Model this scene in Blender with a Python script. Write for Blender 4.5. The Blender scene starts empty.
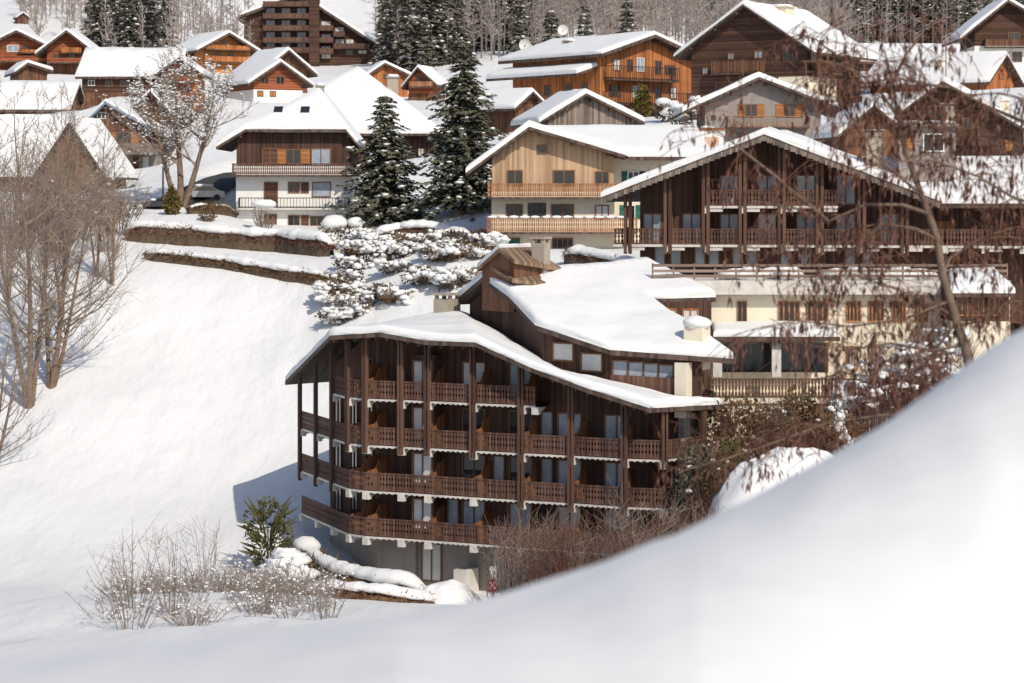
import bpy, bmesh, math, random
import numpy as np
from mathutils import Vector, Matrix, noise

random.seed(7); RNG = np.random.default_rng(7)
SC = bpy.context.scene; COL = SC.collection
F = 2418.0; HZ = 200.0           # focal length in pixels, eye level row

# ------------------------------------------------------------------ camera, world, sun, exposure
cam_d = bpy.data.cameras.new('camera'); cam = bpy.data.objects.new('camera', cam_d); COL.objects.link(cam)
cam.rotation_euler = (math.radians(90), 0, 0)
cam_d.sensor_width = 36.0; cam_d.lens = F * 36.0 / 1024.0
cam_d.shift_y = -(341.5 - HZ) / 1024.0
cam_d.clip_start = 0.3; cam_d.clip_end = 4000
cam_d.dof.use_dof = True; cam_d.dof.focus_distance = 140; cam_d.dof.aperture_fstop = 1.9
SC.camera = cam
SUN_AZ, SUN_EL = math.radians(27), math.radians(40)
S = Vector((math.sin(SUN_AZ) * math.cos(SUN_EL), -math.cos(SUN_AZ) * math.cos(SUN_EL), math.sin(SUN_EL)))
world = bpy.data.worlds.new('World'); SC.world = world; world.use_nodes = True
wn = world.node_tree.nodes; wl = world.node_tree.links
sky = wn.new('ShaderNodeTexSky'); sky.sky_type = 'NISHITA'; sky.sun_disc = False
sky.sun_elevation = SUN_EL; sky.sun_rotation = math.atan2(S.x, S.y); sky.altitude = 1000; sky.air_density = 0.8; sky.dust_density = 2.5; sky.ozone_density = 0.7
bg = wn['Background']; bg.inputs[1].default_value = 0.15
wl.new(sky.outputs[0], bg.inputs[0])
sd = bpy.data.lights.new('sun', 'SUN'); sd.energy = 3.7; sd.angle = math.radians(0.5); sd.color = (1.0, 0.925, 0.805)
sun = bpy.data.objects.new('sun', sd); COL.objects.link(sun); sun.location = S * 300
sun.rotation_euler = S.to_track_quat('Z', 'Y').to_euler()
SC.view_settings.view_transform = 'Standard'; SC.view_settings.look = 'None'
SC.view_settings.exposure = -0.1; SC.view_settings.gamma = 1.0; SC.view_settings.use_curve_mapping = False
SC.cycles.use_denoising = True
SC.cycles.max_bounces = 6; SC.cycles.diffuse_bounces = 3; SC.cycles.caustics_reflective = False; SC.cycles.caustics_refractive = False

def P(px, py, d):
    return Vector(((px - 512.0) / F * d, d, -(py - HZ) / F * d))

# ------------------------------------------------------------------ materials
MATS = {}
def base_mat(name, col, rough=.8, spec=.3):
    m = bpy.data.materials.new(name); m.use_nodes = True
    b = m.node_tree.nodes['Principled BSDF']
    b.inputs['Base Color'].default_value = (*col, 1); b.inputs['Roughness'].default_value = rough
    b.inputs['Specular IOR Level'].default_value = spec
    MATS[name] = m
    return m, m.node_tree.nodes, m.node_tree.links, b
def mathn(n, l, op, a, b=None):
    x = n.new('ShaderNodeMath'); x.operation = op
    for i, v in enumerate((a, b)):
        if v is None: continue
        if isinstance(v, (int, float)): x.inputs[i].default_value = v
        else: l.new(v, x.inputs[i])
    return x.outputs[0]
def ramp(n, l, fac, stops):
    r = n.new('ShaderNodeValToRGB'); e = r.color_ramp.elements
    while len(e) < len(stops): e.new(.5)
    for el, (p, c) in zip(e, stops): el.position = p; el.color = (*c, 1)
    l.new(fac, r.inputs[0]); return r.outputs[0]
def wood(name, c1, c2, plank=.16, d='v', rough=.75):
    m, n, l, b = base_mat(name, c1, rough, .25)
    tc = n.new('ShaderNodeTexCoord'); sp = n.new('ShaderNodeSeparateXYZ'); l.new(tc.outputs['Object'], sp.inputs[0])
    u = mathn(n, l, 'ADD', sp.outputs[0], sp.outputs[1]) if d == 'v' else sp.outputs[2]
    u = mathn(n, l, 'DIVIDE', u, plank)
    fl = mathn(n, l, 'FLOOR', u); fr = mathn(n, l, 'FRACT', u)
    wnz = n.new('ShaderNodeTexWhiteNoise'); wnz.noise_dimensions = '1D'; l.new(fl, wnz.inputs['W'])
    mp = n.new('ShaderNodeMapping'); l.new(tc.outputs['Object'], mp.inputs[0])
    mp.inputs['Scale'].default_value = (5, 5, .5) if d == 'v' else (.5, .5, 5)
    ns = n.new('ShaderNodeTexNoise'); ns.inputs['Scale'].default_value = 1.6; ns.inputs['Detail'].default_value = 4
    l.new(mp.outputs[0], ns.inputs['Vector'])
    n2 = n.new('ShaderNodeTexNoise'); n2.inputs['Scale'].default_value = .35; n2.inputs['Detail'].default_value = 3
    l.new(tc.outputs['Object'], n2.inputs['Vector'])
    f = mathn(n, l, 'ADD', mathn(n, l, 'MULTIPLY', wnz.outputs[0], .45), mathn(n, l, 'MULTIPLY', ns.outputs[0], .35))
    f = mathn(n, l, 'ADD', f, mathn(n, l, 'MULTIPLY', n2.outputs[0], .4))
    l.new(ramp(n, l, f, [(.36, tuple(v * .82 for v in c1)), (.82, tuple(min(1, v * 1.08) for v in c2))]), b.inputs['Base Color'])
    g = mathn(n, l, 'LESS_THAN', fr, .1)
    bp = n.new('ShaderNodeBump'); bp.inputs['Strength'].default_value = .7; bp.inputs['Distance'].default_value = .03
    l.new(mathn(n, l, 'SUBTRACT', 1.0, g), bp.inputs['Height']); l.new(bp.outputs[0], b.inputs['Normal'])
    return m
def mottled(name, c1, c2, scale=2., rough=.85, bump=.3, dist=.03, spec=.2):
    m, n, l, b = base_mat(name, c1, rough, spec)
    tc = n.new('ShaderNodeTexCoord')
    ns = n.new('ShaderNodeTexNoise'); ns.inputs['Scale'].default_value = scale; ns.inputs['Detail'].default_value = 6; ns.inputs['Roughness'].default_value = .65
    l.new(tc.outputs['Object'], ns.inputs['Vector'])
    l.new(ramp(n, l, ns.outputs[0], [(.3, c1), (.7, c2)]), b.inputs['Base Color'])
    if bump:
        bp = n.new('ShaderNodeBump'); bp.inputs['Strength'].default_value = bump; bp.inputs['Distance'].default_value = dist
        l.new(ns.outputs[0], bp.inputs['Height']); l.new(bp.outputs[0], b.inputs['Normal'])
    return m
def snow_mat(name, scale=1.0, bump=.35, dist=.25, stretch=(1, 1, 1), col=(.77, .768, .75), rot=0):
    m, n, l, b = base_mat(name, col, .65, .15)
    tc = n.new('ShaderNodeTexCoord'); mp = n.new('ShaderNodeMapping'); mp.inputs['Scale'].default_value = stretch
    mp.inputs['Rotation'].default_value = (0, 0, rot)
    l.new(tc.outputs['Object'], mp.inputs[0])
    n1 = n.new('ShaderNodeTexNoise'); n1.inputs['Scale'].default_value = .5 * scale; n1.inputs['Detail'].default_value = 5; n1.inputs['Roughness'].default_value = .5
    l.new(mp.outputs[0], n1.inputs['Vector'])
    bp = n.new('ShaderNodeBump'); bp.inputs['Strength'].default_value = bump; bp.inputs['Distance'].default_value = dist
    l.new(n1.outputs[0], bp.inputs['Height']); l.new(bp.outputs[0], b.inputs['Normal'])
    return m
SNOW = snow_mat('snow', 1.6, .3, .2)
SNOW_FIELD = snow_mat('snow_field', .55, .8, .7, (1.0, .35, 1), rot=.5)
SNOW_BANK = snow_mat('snow_bank', 5.0, .35, .05)
W_HOTEL = wood('hotel_wood', (.055, .029, .021), (.105, .055, .038), .14)
W_RAIL = wood('rail_wood', (.085, .043, .031), (.165, .09, .062), .15)
W_POST = wood('post_wood', (.085, .045, .032), (.15, .08, .053), .4)
W_PART = wood('partition_wood', (.17, .072, .032), (.28, .12, .05), .12)
W_DECK = wood('roof_deck_wood', (.07, .045, .035), (.13, .09, .07), .3)
W_DARK = wood('dark_chalet_wood', (.05, .026, .018), (.11, .056, .036), .2, 'h')
W_BROWN = wood('brown_chalet_wood', (.1, .045, .026), (.19, .09, .05), .18)
W_RED = wood('red_chalet_wood', (.18, .05, .025), (.34, .105, .045), .2, 'h')
W_ORANGE = wood('orange_chalet_wood', (.29, .1, .034), (.5, .185, .062), .2)
W_ORANGEH = wood('orange_log_wood', (.4, .15, .04), (.6, .25, .075), .2, 'h')
W_GREY = wood('weathered_grey_wood', (.13, .1, .08), (.27, .22, .18), .2)
W_BARN = wood('barn_wood', (.14, .075, .045), (.24, .13, .075), .22)
W_TAN = wood('tan_board_wood', (.42, .27, .16), (.55, .37, .23), .2)
W_TANRAIL = wood('tan_rail_wood', (.26, .12, .055), (.4, .2, .1), .18)
CREAM = mottled('cream_plaster', (.68, .6, .46), (.76, .69, .55), 1.2, bump=.1)
WHITE = mottled('white_plaster', (.74, .72, .67), (.82, .8, .76), 1.0, bump=.1)
GREYP = mottled('grey_plaster', (.24, .21, .19), (.33, .29, .26), 1.0, bump=.1)
CONC = mottled('concrete', (.3, .26, .21), (.42, .36, .29), 2.0)
WCONC = mottled('painted_concrete', (.5, .46, .41), (.72, .68, .62), 1.1, bump=.1)
TILE = wood('roof_tile', (.16, .1, .06), (.3, .2, .13), .25, 'v')
SHUT_O = wood('shutter_orange', (.34, .14, .05), (.46, .2, .075), .12, 'h')
SHUT_B = wood('shutter_brown', (.1, .05, .035), (.16, .08, .055), .12, 'h')
SHUT_G = wood('shutter_green', (.02, .12, .09), (.04, .17, .12), .12, 'h')
IRON = base_mat('dark_iron', (.035, .03, .03), .5)[0]
BLUE_M = base_mat('blue_metal', (.22, .29, .38), .45)[0]
GLASS = base_mat('window_glass', (.02, .025, .03), .08, .6)[0]
CURT = mottled('curtain_behind_glass', (.2, .24, .29), (.4, .45, .5), .9, .25, 0, spec=.5)
CURTW = mottled('white_curtain_behind_glass', (.5, .5, .48), (.68, .67, .64), .9, .3, 0, spec=.5)
FRAMEW = base_mat('window_frame_wood', (.2, .095, .045), .6)[0]
FRAMEL = base_mat('window_frame_white', (.7, .68, .63), .6)[0]
BARK = mottled('bark', (.12, .08, .055), (.25, .18, .13), 3., bump=.5)
TWIG = mottled('twig', (.19, .145, .11), (.37, .29, .23), 2., bump=0)
TWIGL = mottled('frosted_twig', (.2, .155, .13), (.52, .45, .4), .4, bump=0)
TWIGR = mottled('red_brown_twig', (.13, .06, .04), (.22, .11, .075), 2., bump=0)
NEEDLE = mottled('spruce_needles', (.05, .055, .036), (.18, .17, .115), .5, bump=0)
NEEDLE2 = mottled('far_spruce_needles', (.08, .075, .055), (.21, .19, .15), .2, bump=0)
PINE = mottled('pine_needles', (.055, .06, .022), (.13, .115, .045), 1., bump=0)
THUJA = mottled('yellow_thuja', (.1, .075, .02), (.2, .15, .045), 1., bump=0)
HEDGE = mottled('hedge_twigs', (.065, .045, .03), (.15, .105, .07), 2.5, bump=.6, dist=.15)
DRYB = mottled('dry_brown_foliage', (.09, .055, .025), (.2, .12, .06), 1.5, bump=.4, dist=.1)
PODS = mottled('hanging_seed_pods', (.1, .048, .036), (.26, .135, .1), 9., bump=0)
ASPH = mottled('asphalt', (.045, .045, .047), (.075, .073, .072), 1.5)

# ------------------------------------------------------------------ helpers
class MB:
    def __init__(s): s.v = []; s.f = []
    def quad(s, *p):
        i = len(s.v); s.v += [tuple(q) for q in p]; s.f.append(tuple(range(i, i + len(p))))
    def box(s, x0, x1, y0, y1, z0, z1):
        i = len(s.v)
        s.v += [(x, y, z) for z in (z0, z1) for x, y in ((x0, y0), (x1, y0), (x1, y1), (x0, y1))]
        s.f += [tuple(i + k for k in q) for q in ((3, 2, 1, 0), (4, 5, 6, 7), (0, 1, 5, 4), (1, 2, 6, 5), (2, 3, 7, 6), (3, 0, 4, 7))]
    def bar(s, a, b, w, h, up=(0, 0, 1)):
        a = Vector(a); b = Vector(b); d = (b - a)
        if d.length < 1e-6: return
        d.normalize(); up = Vector(up)
        if abs(d.dot(up)) > .99: up = Vector((1, 0, 0))
        r = d.cross(up).normalized(); u = r.cross(d)
        i = len(s.v)
        for c in (a, b):
            for sx, sz in ((-1, -1), (1, -1), (1, 1), (-1, 1)):
                s.v.append(tuple(c + r * (sx * w / 2) + u * (sz * h / 2)))
        s.f += [tuple(i + k for k in q) for q in ((0, 1, 2, 3), (7, 6, 5, 4), (1, 0, 4, 5), (2, 1, 5, 6), (3, 2, 6, 7), (0, 3, 7, 4))]
    def prism(s, poly, vec):
        n = len(poly); i = len(s.v); vec = Vector(vec)
        s.v += [tuple(p) for p in poly] + [tuple(Vector(p) + vec) for p in poly]
        s.f.append(tuple(i + k for k in range(n))); s.f.append(tuple(i + n + k for k in reversed(range(n))))
        for k in range(n):
            j = (k + 1) % n; s.f.append((i + k, i + n + k, i + n + j, i + j))
    def tube(s, pts, rads, n=5, cap=True):
        pts = [Vector(p) for p in pts]; i0 = len(s.v)
        for k, p in enumerate(pts):
            d = pts[min(k + 1, len(pts) - 1)] - pts[max(k - 1, 0)]
            if d.length < 1e-9: d = Vector((0, 0, 1))
            d.normalize(); a = d.cross(Vector((.31, .95, .05)))
            if a.length < .05: a = d.cross(Vector((1, 0, 0)))
            a.normalize(); b = d.cross(a)
            for j in range(n):
                t = 2 * math.pi * j / n
                s.v.append(tuple(p + (a * math.cos(t) + b * math.sin(t)) * rads[k]))
        for k in range(len(pts) - 1):
            for j in range(n):
                a0 = i0 + k * n + j; a1 = i0 + k * n + (j + 1) % n
                s.f.append((a0, a1, a1 + n, a0 + n))
        if cap: s.f.append(tuple(i0 + (len(pts) - 1) * n + j for j in range(n)))
    def lump(s, c, rx, ry, rz, seed=0, seg=8, rings=5, amp=.25):
        i0 = len(s.v); c = Vector(c)
        for r in range(rings + 1):
            th = math.pi * r / rings
            for j in range(seg):
                ph = 2 * math.pi * j / seg
                d = Vector((math.sin(th) * math.cos(ph), math.sin(th) * math.sin(ph), math.cos(th)))
                q = 1 + amp * noise.noise(d * 1.7 + Vector((seed * 3.1, seed * 1.7, seed))) + amp * .5 * noise.noise(d * 4.3 + Vector((seed, seed * 2.3, 5)))
                s.v.append((c.x + d.x * rx * q, c.y + d.y * ry * q, c.z + d.z * rz * q))
        for r in range(rings):
            for j in range(seg):
                a = i0 + r * seg + j; b = i0 + r * seg + (j + 1) % seg
                s.f.append((a, a + seg, b + seg, b))
    def build(s, name, m, parent=None, smooth=False, bevel=0):
        me = bpy.data.meshes.new(name); me.from_pydata(s.v, [], s.f)
        if len(s.f) < 4000:
            bm = bmesh.new(); bm.from_mesh(me); bmesh.ops.recalc_face_normals(bm, faces=bm.faces); bm.to_mesh(me); bm.free()
        me.validate(); me.materials.append(m)
        if smooth: me.polygons.foreach_set('use_smooth', [True] * len(me.polygons))
        o = bpy.data.objects.new(name, me); COL.objects.link(o)
        if parent: o.parent = parent
        return o
def tag(o, label=None, cat=None, group=None, kind=None):
    for k, v in (('label', label), ('category', cat), ('group', group), ('kind', kind)):
        if v: o[k] = v
    return o
def thing(name, label, cat, loc=(0, 0, 0), rz=0, group=None):
    o = bpy.data.objects.new(name, None); COL.objects.link(o); o.empty_display_size = .3
    o.location = loc; o.rotation_euler = (0, 0, rz)
    return tag(o, label, cat, group)
def children(o): return list(o.children)
def copy_tree(o, parent=None):
    c = o.copy(); COL.objects.link(c)
    if parent: c.parent = parent
    for ch in children(o): copy_tree(ch, c)
    return c
def big_mesh(name, V, FC, m, parent=None, smooth=False):
    """fast path for thousands of equal polygons given as numpy arrays"""
    me = bpy.data.meshes.new(name); V = np.asarray(V, np.float32); FC = np.asarray(FC, np.int32)
    k = FC.shape[1]
    me.vertices.add(len(V)); me.vertices.foreach_set('co', V.ravel())
    me.loops.add(FC.size); me.loops.foreach_set('vertex_index', FC.ravel())
    me.polygons.add(len(FC)); me.polygons.foreach_set('loop_start', np.arange(0, FC.size, k, dtype=np.int32))
    me.polygons.foreach_set('loop_total', np.full(len(FC), k, np.int32))
    if smooth: me.polygons.foreach_set('use_smooth', np.ones(len(FC), bool))
    me.materials.append(m); me.update(calc_edges=True); me.validate()
    o = bpy.data.objects.new(name, me); COL.objects.link(o)
    if parent: o.parent = parent
    return o

def slab_solid(polys, up, round_=0.0, disp=0.0, maxlen=1.2, seed=0):
    """closed solid between polys and polys raised by `up`; rounded and gently uneven on top (bmesh)"""
    bm = bmesh.new(); key = {}
    def vert(p):
        k = tuple(round(c, 3) for c in p)
        if k not in key: key[k] = bm.verts.new(p)
        return key[k]
    fs = []
    for p in polys:
        vs = []
        for q in p:
            v = vert(q)
            if v not in vs: vs.append(v)
        try: fs.append(bm.faces.new(vs))
        except ValueError: pass
    bmesh.ops.recalc_face_normals(bm, faces=bm.faces)
    for f in bm.faces:
        if f.normal.z < 0: f.normal_flip()
    ext = bmesh.ops.extrude_face_region(bm, geom=list(bm.faces), use_keep_orig=True)
    nv = [g for g in ext['geom'] if isinstance(g, bmesh.types.BMVert)]
    nf = [g for g in ext['geom'] if isinstance(g, bmesh.types.BMFace)]
    for v in nv: v.co.z += up
    bmesh.ops.recalc_face_normals(bm, faces=bm.faces)
    if round_ > 0:
        tops = set(nf)
        be = [e for e in bm.edges if len(e.link_faces) == 2 and sum(f in tops for f in e.link_faces) == 1]
        bmesh.ops.bevel(bm, geom=be, offset=round_, segments=3, profile=.5, affect='EDGES', clamp_overlap=True)
    if disp > 0:
        bmesh.ops.triangulate(bm, faces=bm.faces)
        for _ in range(6):
            le = [e for e in bm.edges if e.calc_length() > maxlen]
            if not le or len(bm.verts) > 12000: break
            bmesh.ops.subdivide_edges(bm, edges=le, cuts=1)
            bmesh.ops.triangulate(bm, faces=[f for f in bm.faces if len(f.verts) > 3])
        bm.normal_update()
        for v in bm.verts:
            if v.normal.z > .15:
                q = Vector((v.co.x * .35 + seed, v.co.y * .35, seed * .7))
                w = (noise.noise(q) + .5 * noise.noise(q * 2.7)) * disp
                v.co.z += w
            elif v.normal.z > -.5:
                q = v.co * .8 + Vector((seed, 0, 0)); w = noise.noise(q) * disp * .6
                v.co.x += v.normal.x * w; v.co.y += v.normal.y * w
    return bm
def bm_obj(name, bm, m, parent=None, smooth=True, angle=55):
    me = bpy.data.meshes.new(name); bm.to_mesh(me); bm.free(); me.materials.append(m)
    if smooth:
        me.polygons.foreach_set('use_smooth', [True] * len(me.polygons))
        me.set_sharp_from_angle(angle=math.radians(angle))
    o = bpy.data.objects.new(name, me); COL.objects.link(o)
    if parent: o.parent = parent
    return o
def roof(parent, polys, deck=.22, snow=.5, m=None, disp=.06, maxlen=1.5, seed=0, name='roof', snow_polys=None):
    r = bm_obj(name, slab_solid(polys, -deck), m or W_DECK, parent, False)
    if snow:
        up = [[(x, y, z + .012) for x, y, z in p] for p in (snow_polys or polys)]
        bm_obj('snow_cover', slab_solid(up, snow, min(.3, snow * .62), disp, maxlen, seed), SNOW, r)
    return r
def railing(mb, a, b, z, h=1.0, bw=.13, gap=.05, style='board'):
    a = Vector((*a[:2], 0)); b = Vector((*b[:2], 0)); L = (b - a).length
    if L < .1: return
    d = (b - a) / L
    def q(t, zz): return a + d * t + Vector((0, 0, zz))
    mb.bar(q(0, z + h), q(L, z + h), .1, .08); mb.bar(q(0, z + .1), q(L, z + .1), .07, .09)
    if style == 'panel':
        mb.bar(q(0, z + h * .53), q(L, z + h * .53), .05, h * .8)
    elif style == 'iron':
        n = max(1, int(L / .3))
        for k in range(n + 1): mb.bar(q(L * k / n, z), q(L * k / n, z + h), .045, .045)
    else:
        n = max(1, int(L / (bw + gap))); st = L / n
        for k in range(n):
            c = (k + .5) * st; w = st - gap
            H = h - .18; z0 = z + .14; pr = ((0, 1), (.2, 1), (.26, .5), (.36, .5), (.42, 1), (.58, 1), (.64, .5), (.74, .5), (.8, 1), (1, 1))
            nn = d.cross(Vector((0, 0, 1))) * .015
            L_ = [q(c - w / 2 * k_, z0 + H * f_) - nn for f_, k_ in pr]; R_ = [q(c + w / 2 * k_, z0 + H * f_) - nn for f_, k_ in pr]
            for i_ in range(len(pr) - 1): mb.quad(L_[i_], R_[i_], R_[i_ + 1], L_[i_ + 1]); mb.quad(L_[i_] + nn * 2, L_[i_ + 1] + nn * 2, R_[i_ + 1] + nn * 2, R_[i_] + nn * 2); mb.quad(L_[i_], L_[i_ + 1], L_[i_ + 1] + nn * 2, L_[i_] + nn * 2); mb.quad(R_[i_], R_[i_] + nn * 2, R_[i_ + 1] + nn * 2, R_[i_ + 1])
def window(parent, o, u, n, w, h, pane=None, frame=None, shut=None, bars=1, name='window', sw=None):
    """o: centre of the bottom edge on the wall, u: unit vector along the wall, n: outward normal"""
    o = Vector(o); u = Vector(u); n = Vector(n); z = Vector((0, 0, 1)); t = min(.09, w * .09)
    pane = pane or GLASS; frame = frame or FRAMEW
    def slab(mb, u0, u1, z0, z1, n0, n1):
        q = [o + u * a + z * b + n * n0 for a, b in ((u0, z0), (u1, z0), (u1, z1), (u0, z1))]
        mb.prism(q, n * (n1 - n0))
    f = MB()
    slab(f, -w / 2, -w / 2 + t, 0, h, .005, .09); slab(f, w / 2 - t, w / 2, 0, h, .005, .09)
    slab(f, -w / 2 + t, w / 2 - t, 0, t, .005, .09); slab(f, -w / 2 + t, w / 2 - t, h - t, h, .005, .09)
    for k in range(bars):
        c = -w / 2 + w * (k + 1) / (bars + 1); slab(f, c - t / 2, c + t / 2, t, h - t, .005, .08)
    fo = f.build(name, frame, parent)
    p = MB(); slab(p, -w / 2 + t * .9, w / 2 - t * .9, t * .9, h - t * .9, .004, .03); p.build('pane', pane, fo)
    if shut:
        sw = sw or w * .5
        for sgn in (-1, 1):
            s_ = MB(); c = sgn * (w / 2 + sw / 2 + .02); slab(s_, c - sw / 2, c + sw / 2, 0, h, .01, .07); s_.build('shutter', shut, fo)
    return fo

# ------------------------------------------------------------------ generic chalet; all lengths in pixels at its own distance
PADS = []
def chalet(name, label, cat, cx, base, d, W, L, he, hr, yaw=0, rx=0, he2=None, ridge='y', ov=8, ovf=7, wall=None, plinth=None, hp=0,
           win=(), balc=(), chim=(), snow=.5, hip=0, zc=None, ov2=None, deck=.25, group=None, roofm=None, fnd=4.0, seed=1, disp=.12, gable=None):
    s = d / F; a = math.radians(yaw); ca = math.cos(a); sa = math.sin(abs(a)) or 1
    t = thing(name, label, cat, P(cx, base, d), a, group)
    PADS.append((t.location.x - math.sin(a) * L * s * .45, t.location.y + ca * L * s * .45, max(W, L) * s * .55, t.location.z))
    W *= s; L *= s; he *= s; hr *= s; rx *= s; ov *= s; ovf *= s; hp *= s; hip *= s; ov2 = ov if ov2 is None else ov2 * s
    he2 = he if he2 is None else he2 * s
    wall = wall or W_BROWN; plinth = plinth or WHITE
    h = W / 2; tl = (hr - he) / (h + rx); tr = (hr - he2) / (h - rx)
    if ridge == 'y':
        zcc = zc * s if zc else None
        if zcc:
            xl = rx - (hr - zcc) / tl; xr = rx + (hr - zcc) / tr
            xlw, xrw = max(xl, -h), min(xr, h)
            poly = [(-h, 0, hp), (h, 0, hp), (h, 0, he2)] + ([(xrw, 0, zcc)] if xrw < h - .01 else []) + ([(xlw, 0, zcc)] if xlw > -h + .01 else []) + [(-h, 0, he)]
            polys = [[(-h - ov, -ovf, he - tl * ov), (xl, -ovf, zcc), (rx, hip, hr), (rx, L + ovf, hr), (-h - ov, L + ovf, he - tl * ov)],
                     [(xr, -ovf, zcc), (h + ov2, -ovf, he2 - tr * ov2), (h + ov2, L + ovf, he2 - tr * ov2), (rx, L + ovf, hr), (rx, hip, hr)],
                     [(xl, -ovf, zcc), (xr, -ovf, zcc), (rx, hip, hr)]]
        else:
            poly = [(-h, 0, hp), (h, 0, hp), (h, 0, he2), (rx, 0, hr), (-h, 0, he)]
            polys = [[(-h - ov, -ovf, he - tl * ov), (rx, -ovf, hr), (rx, L + ovf, hr), (-h - ov, L + ovf, he - tl * ov)],
                     [(rx, -ovf, hr), (h + ov2, -ovf, he2 - tr * ov2), (h + ov2, L + ovf, he2 - tr * ov2), (rx, L + ovf, hr)]]
        w = MB(); w.prism(poly, (0, L, 0))
    else:
        tb = (hr - he) / (L / 2)
        w = MB(); w.prism([(-h, 0, hp), (-h, L, hp), (-h, L, he), (-h, L / 2, hr), (-h, 0, he)], (W, 0, 0))
        polys = [[(-h - ov, -ovf, he - tb * ovf), (h + ov, -ovf, he - tb * ovf), (h + ov, L / 2, hr), (-h - ov, L / 2, hr)],
                 [(-h - ov, L / 2, hr), (h + ov, L / 2, hr), (h + ov, L + ovf, he - tb * ovf), (-h - ov, L + ovf, he - tb * ovf)]]
    lift = deck * .9
    w.build('wall', wall, t)
    p = MB(); p.box(-h - .04, h + .04, -.04, L + .04, -fnd, hp if hp > 0 else .25); p.build('plinth', plinth, t)
    polys = [[(x, y, z + lift) for x, y, z in q] for q in polys]
    r = roof(t, polys, deck, snow, roofm, disp, 1.6 if d < 300 else 2.5, seed)
    # purlin ends under the verge
    npur = 0
    if ridge == 'y' and d < 310:
        for q in (.12, .5, .93):
            for sg in (-1, 1):
                xx = rx + (sg * (h - sg * rx)) * q; zz = (hr - (tl if sg < 0 else tr) * abs(xx - rx)) - .16
                if zc and zz > zc * s - .2: continue
                b = MB(); b.bar((xx, -ovf * .85, zz), (xx, .05, zz), .22, .26); b.build('purlin', W_DECK, t)
    for c in win:
        px0, py0, px1, py1 = c[:4]; o_ = c[4] if len(c) > 4 else {}
        face = o_.get('face', 'F'); kw = {k: v for k, v in o_.items() if k != 'face'}
        z0 = (base - py1) * s; hh = (py1 - py0) * s; m = (px0 + px1) / 2
        if face == 'F': window(t, ((m - cx) * s / ca, -.045 if z0 < hp - .1 else 0, z0), (1, 0, 0), (0, -1, 0), (px1 - px0) * s / ca, hh, **kw)
        elif face == 'L':
            xl_ = cx - W / s / 2 * ca; window(t, (-h, (xl_ - m) * s / sa, z0), (0, -1, 0), (-1, 0, 0), (px1 - px0) * s / sa, hh, **kw)
        else:
            xr_ = cx + W / s / 2 * ca; window(t, (h, (m - xr_) * s / sa, z0), (0, 1, 0), (1, 0, 0), (px1 - px0) * s / sa, hh, **kw)
    for c in balc:
        px0, px1, py0, py1 = c[:4]; o_ = c[4] if len(c) > 4 else {}
        face = o_.get('face', 'F'); dep = o_.get('dep', 1.3); rm = o_.get('m', W_RAIL); st = o_.get('style', 'board' if d < 260 else 'panel')
        z0 = (base - py1) * s; hh = (py1 - py0) * s
        if face == 'F':
            x0 = (px0 - cx) * s / ca; x1 = (px1 - cx) * s / ca
            sl = MB(); sl.box(x0, x1, -dep, -.05, z0 - .16, z0); so = sl.build('balcony', o_.get('slab', W_DECK), t)
            rl = MB(); railing(rl, (x0, -dep), (x1, -dep), z0, hh, style=st); railing(rl, (x0, -dep), (x0, -.06), z0, hh, style=st); railing(rl, (x1, -dep), (x1, -.06), z0, hh, style=st)
        else:
            sg = -1 if face == 'L' else 1; e = (cx + sg * W / s / 2 * ca)
            y0 = abs(px0 - e) * s / sa; y1 = abs(px1 - e) * s / sa; xx = sg * h; xo = sg * (h + dep)
            sl = MB(); sl.box(min(xx + sg * .05, xo), max(xx + sg * .05, xo), min(y0, y1), max(y0, y1), z0 - .16, z0); so = sl.build('balcony', W_DECK, t)
            rl = MB(); railing(rl, (xo, min(y0, y1)), (xo, max(y0, y1)), z0, hh, style=st)
        rl.build('railing', rm, so)
        if o_.get('snow'):
            sn = MB(); nn = 14
            for k in range(nn):
                if random.random() < .75:
                    xx = x0 + (x1 - x0) * (k + .5) / nn
                    sn.lump((xx, -dep, z0 + hh + .09), (x1 - x0) / nn * .55, .12, .12, k, 6, 4)
            sn.build('snow', SNOW, so, True)
    for (x, y, zb, ww, hh, *mm) in chim:   # px rel. centre, px back, px above base at foot, width, height
        c = MB(); x *= s; y *= s; zb *= s; ww *= s; hh *= s
        c.box(x - ww / 2, x + ww / 2, y - ww / 2, y + ww / 2, zb - 1.2, zb + hh)
        c.box(x - ww * .62, x + ww * .62, y - ww * .62, y + ww * .62, zb + hh + .02, zb + hh + .14)
        co = c.build('chimney', mm[0] if mm else CONC, t)
        sn = MB(); sn.lump((x, y, zb + hh + .2), ww * .62, ww * .62, .25, 3); sn.build('snow_cap', SNOW, co, True)
    return t

# ------------------------------------------------------------------ the village houses (lengths in pixels at their own distance)
RW = dict(bars=1)
def wins(rows, x0, w, step, n, h, **kw):
    return [(x0 + step * k, y, x0 + step * k + w, y + h, kw) for y in rows for k in range(n)]
VG = None
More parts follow.
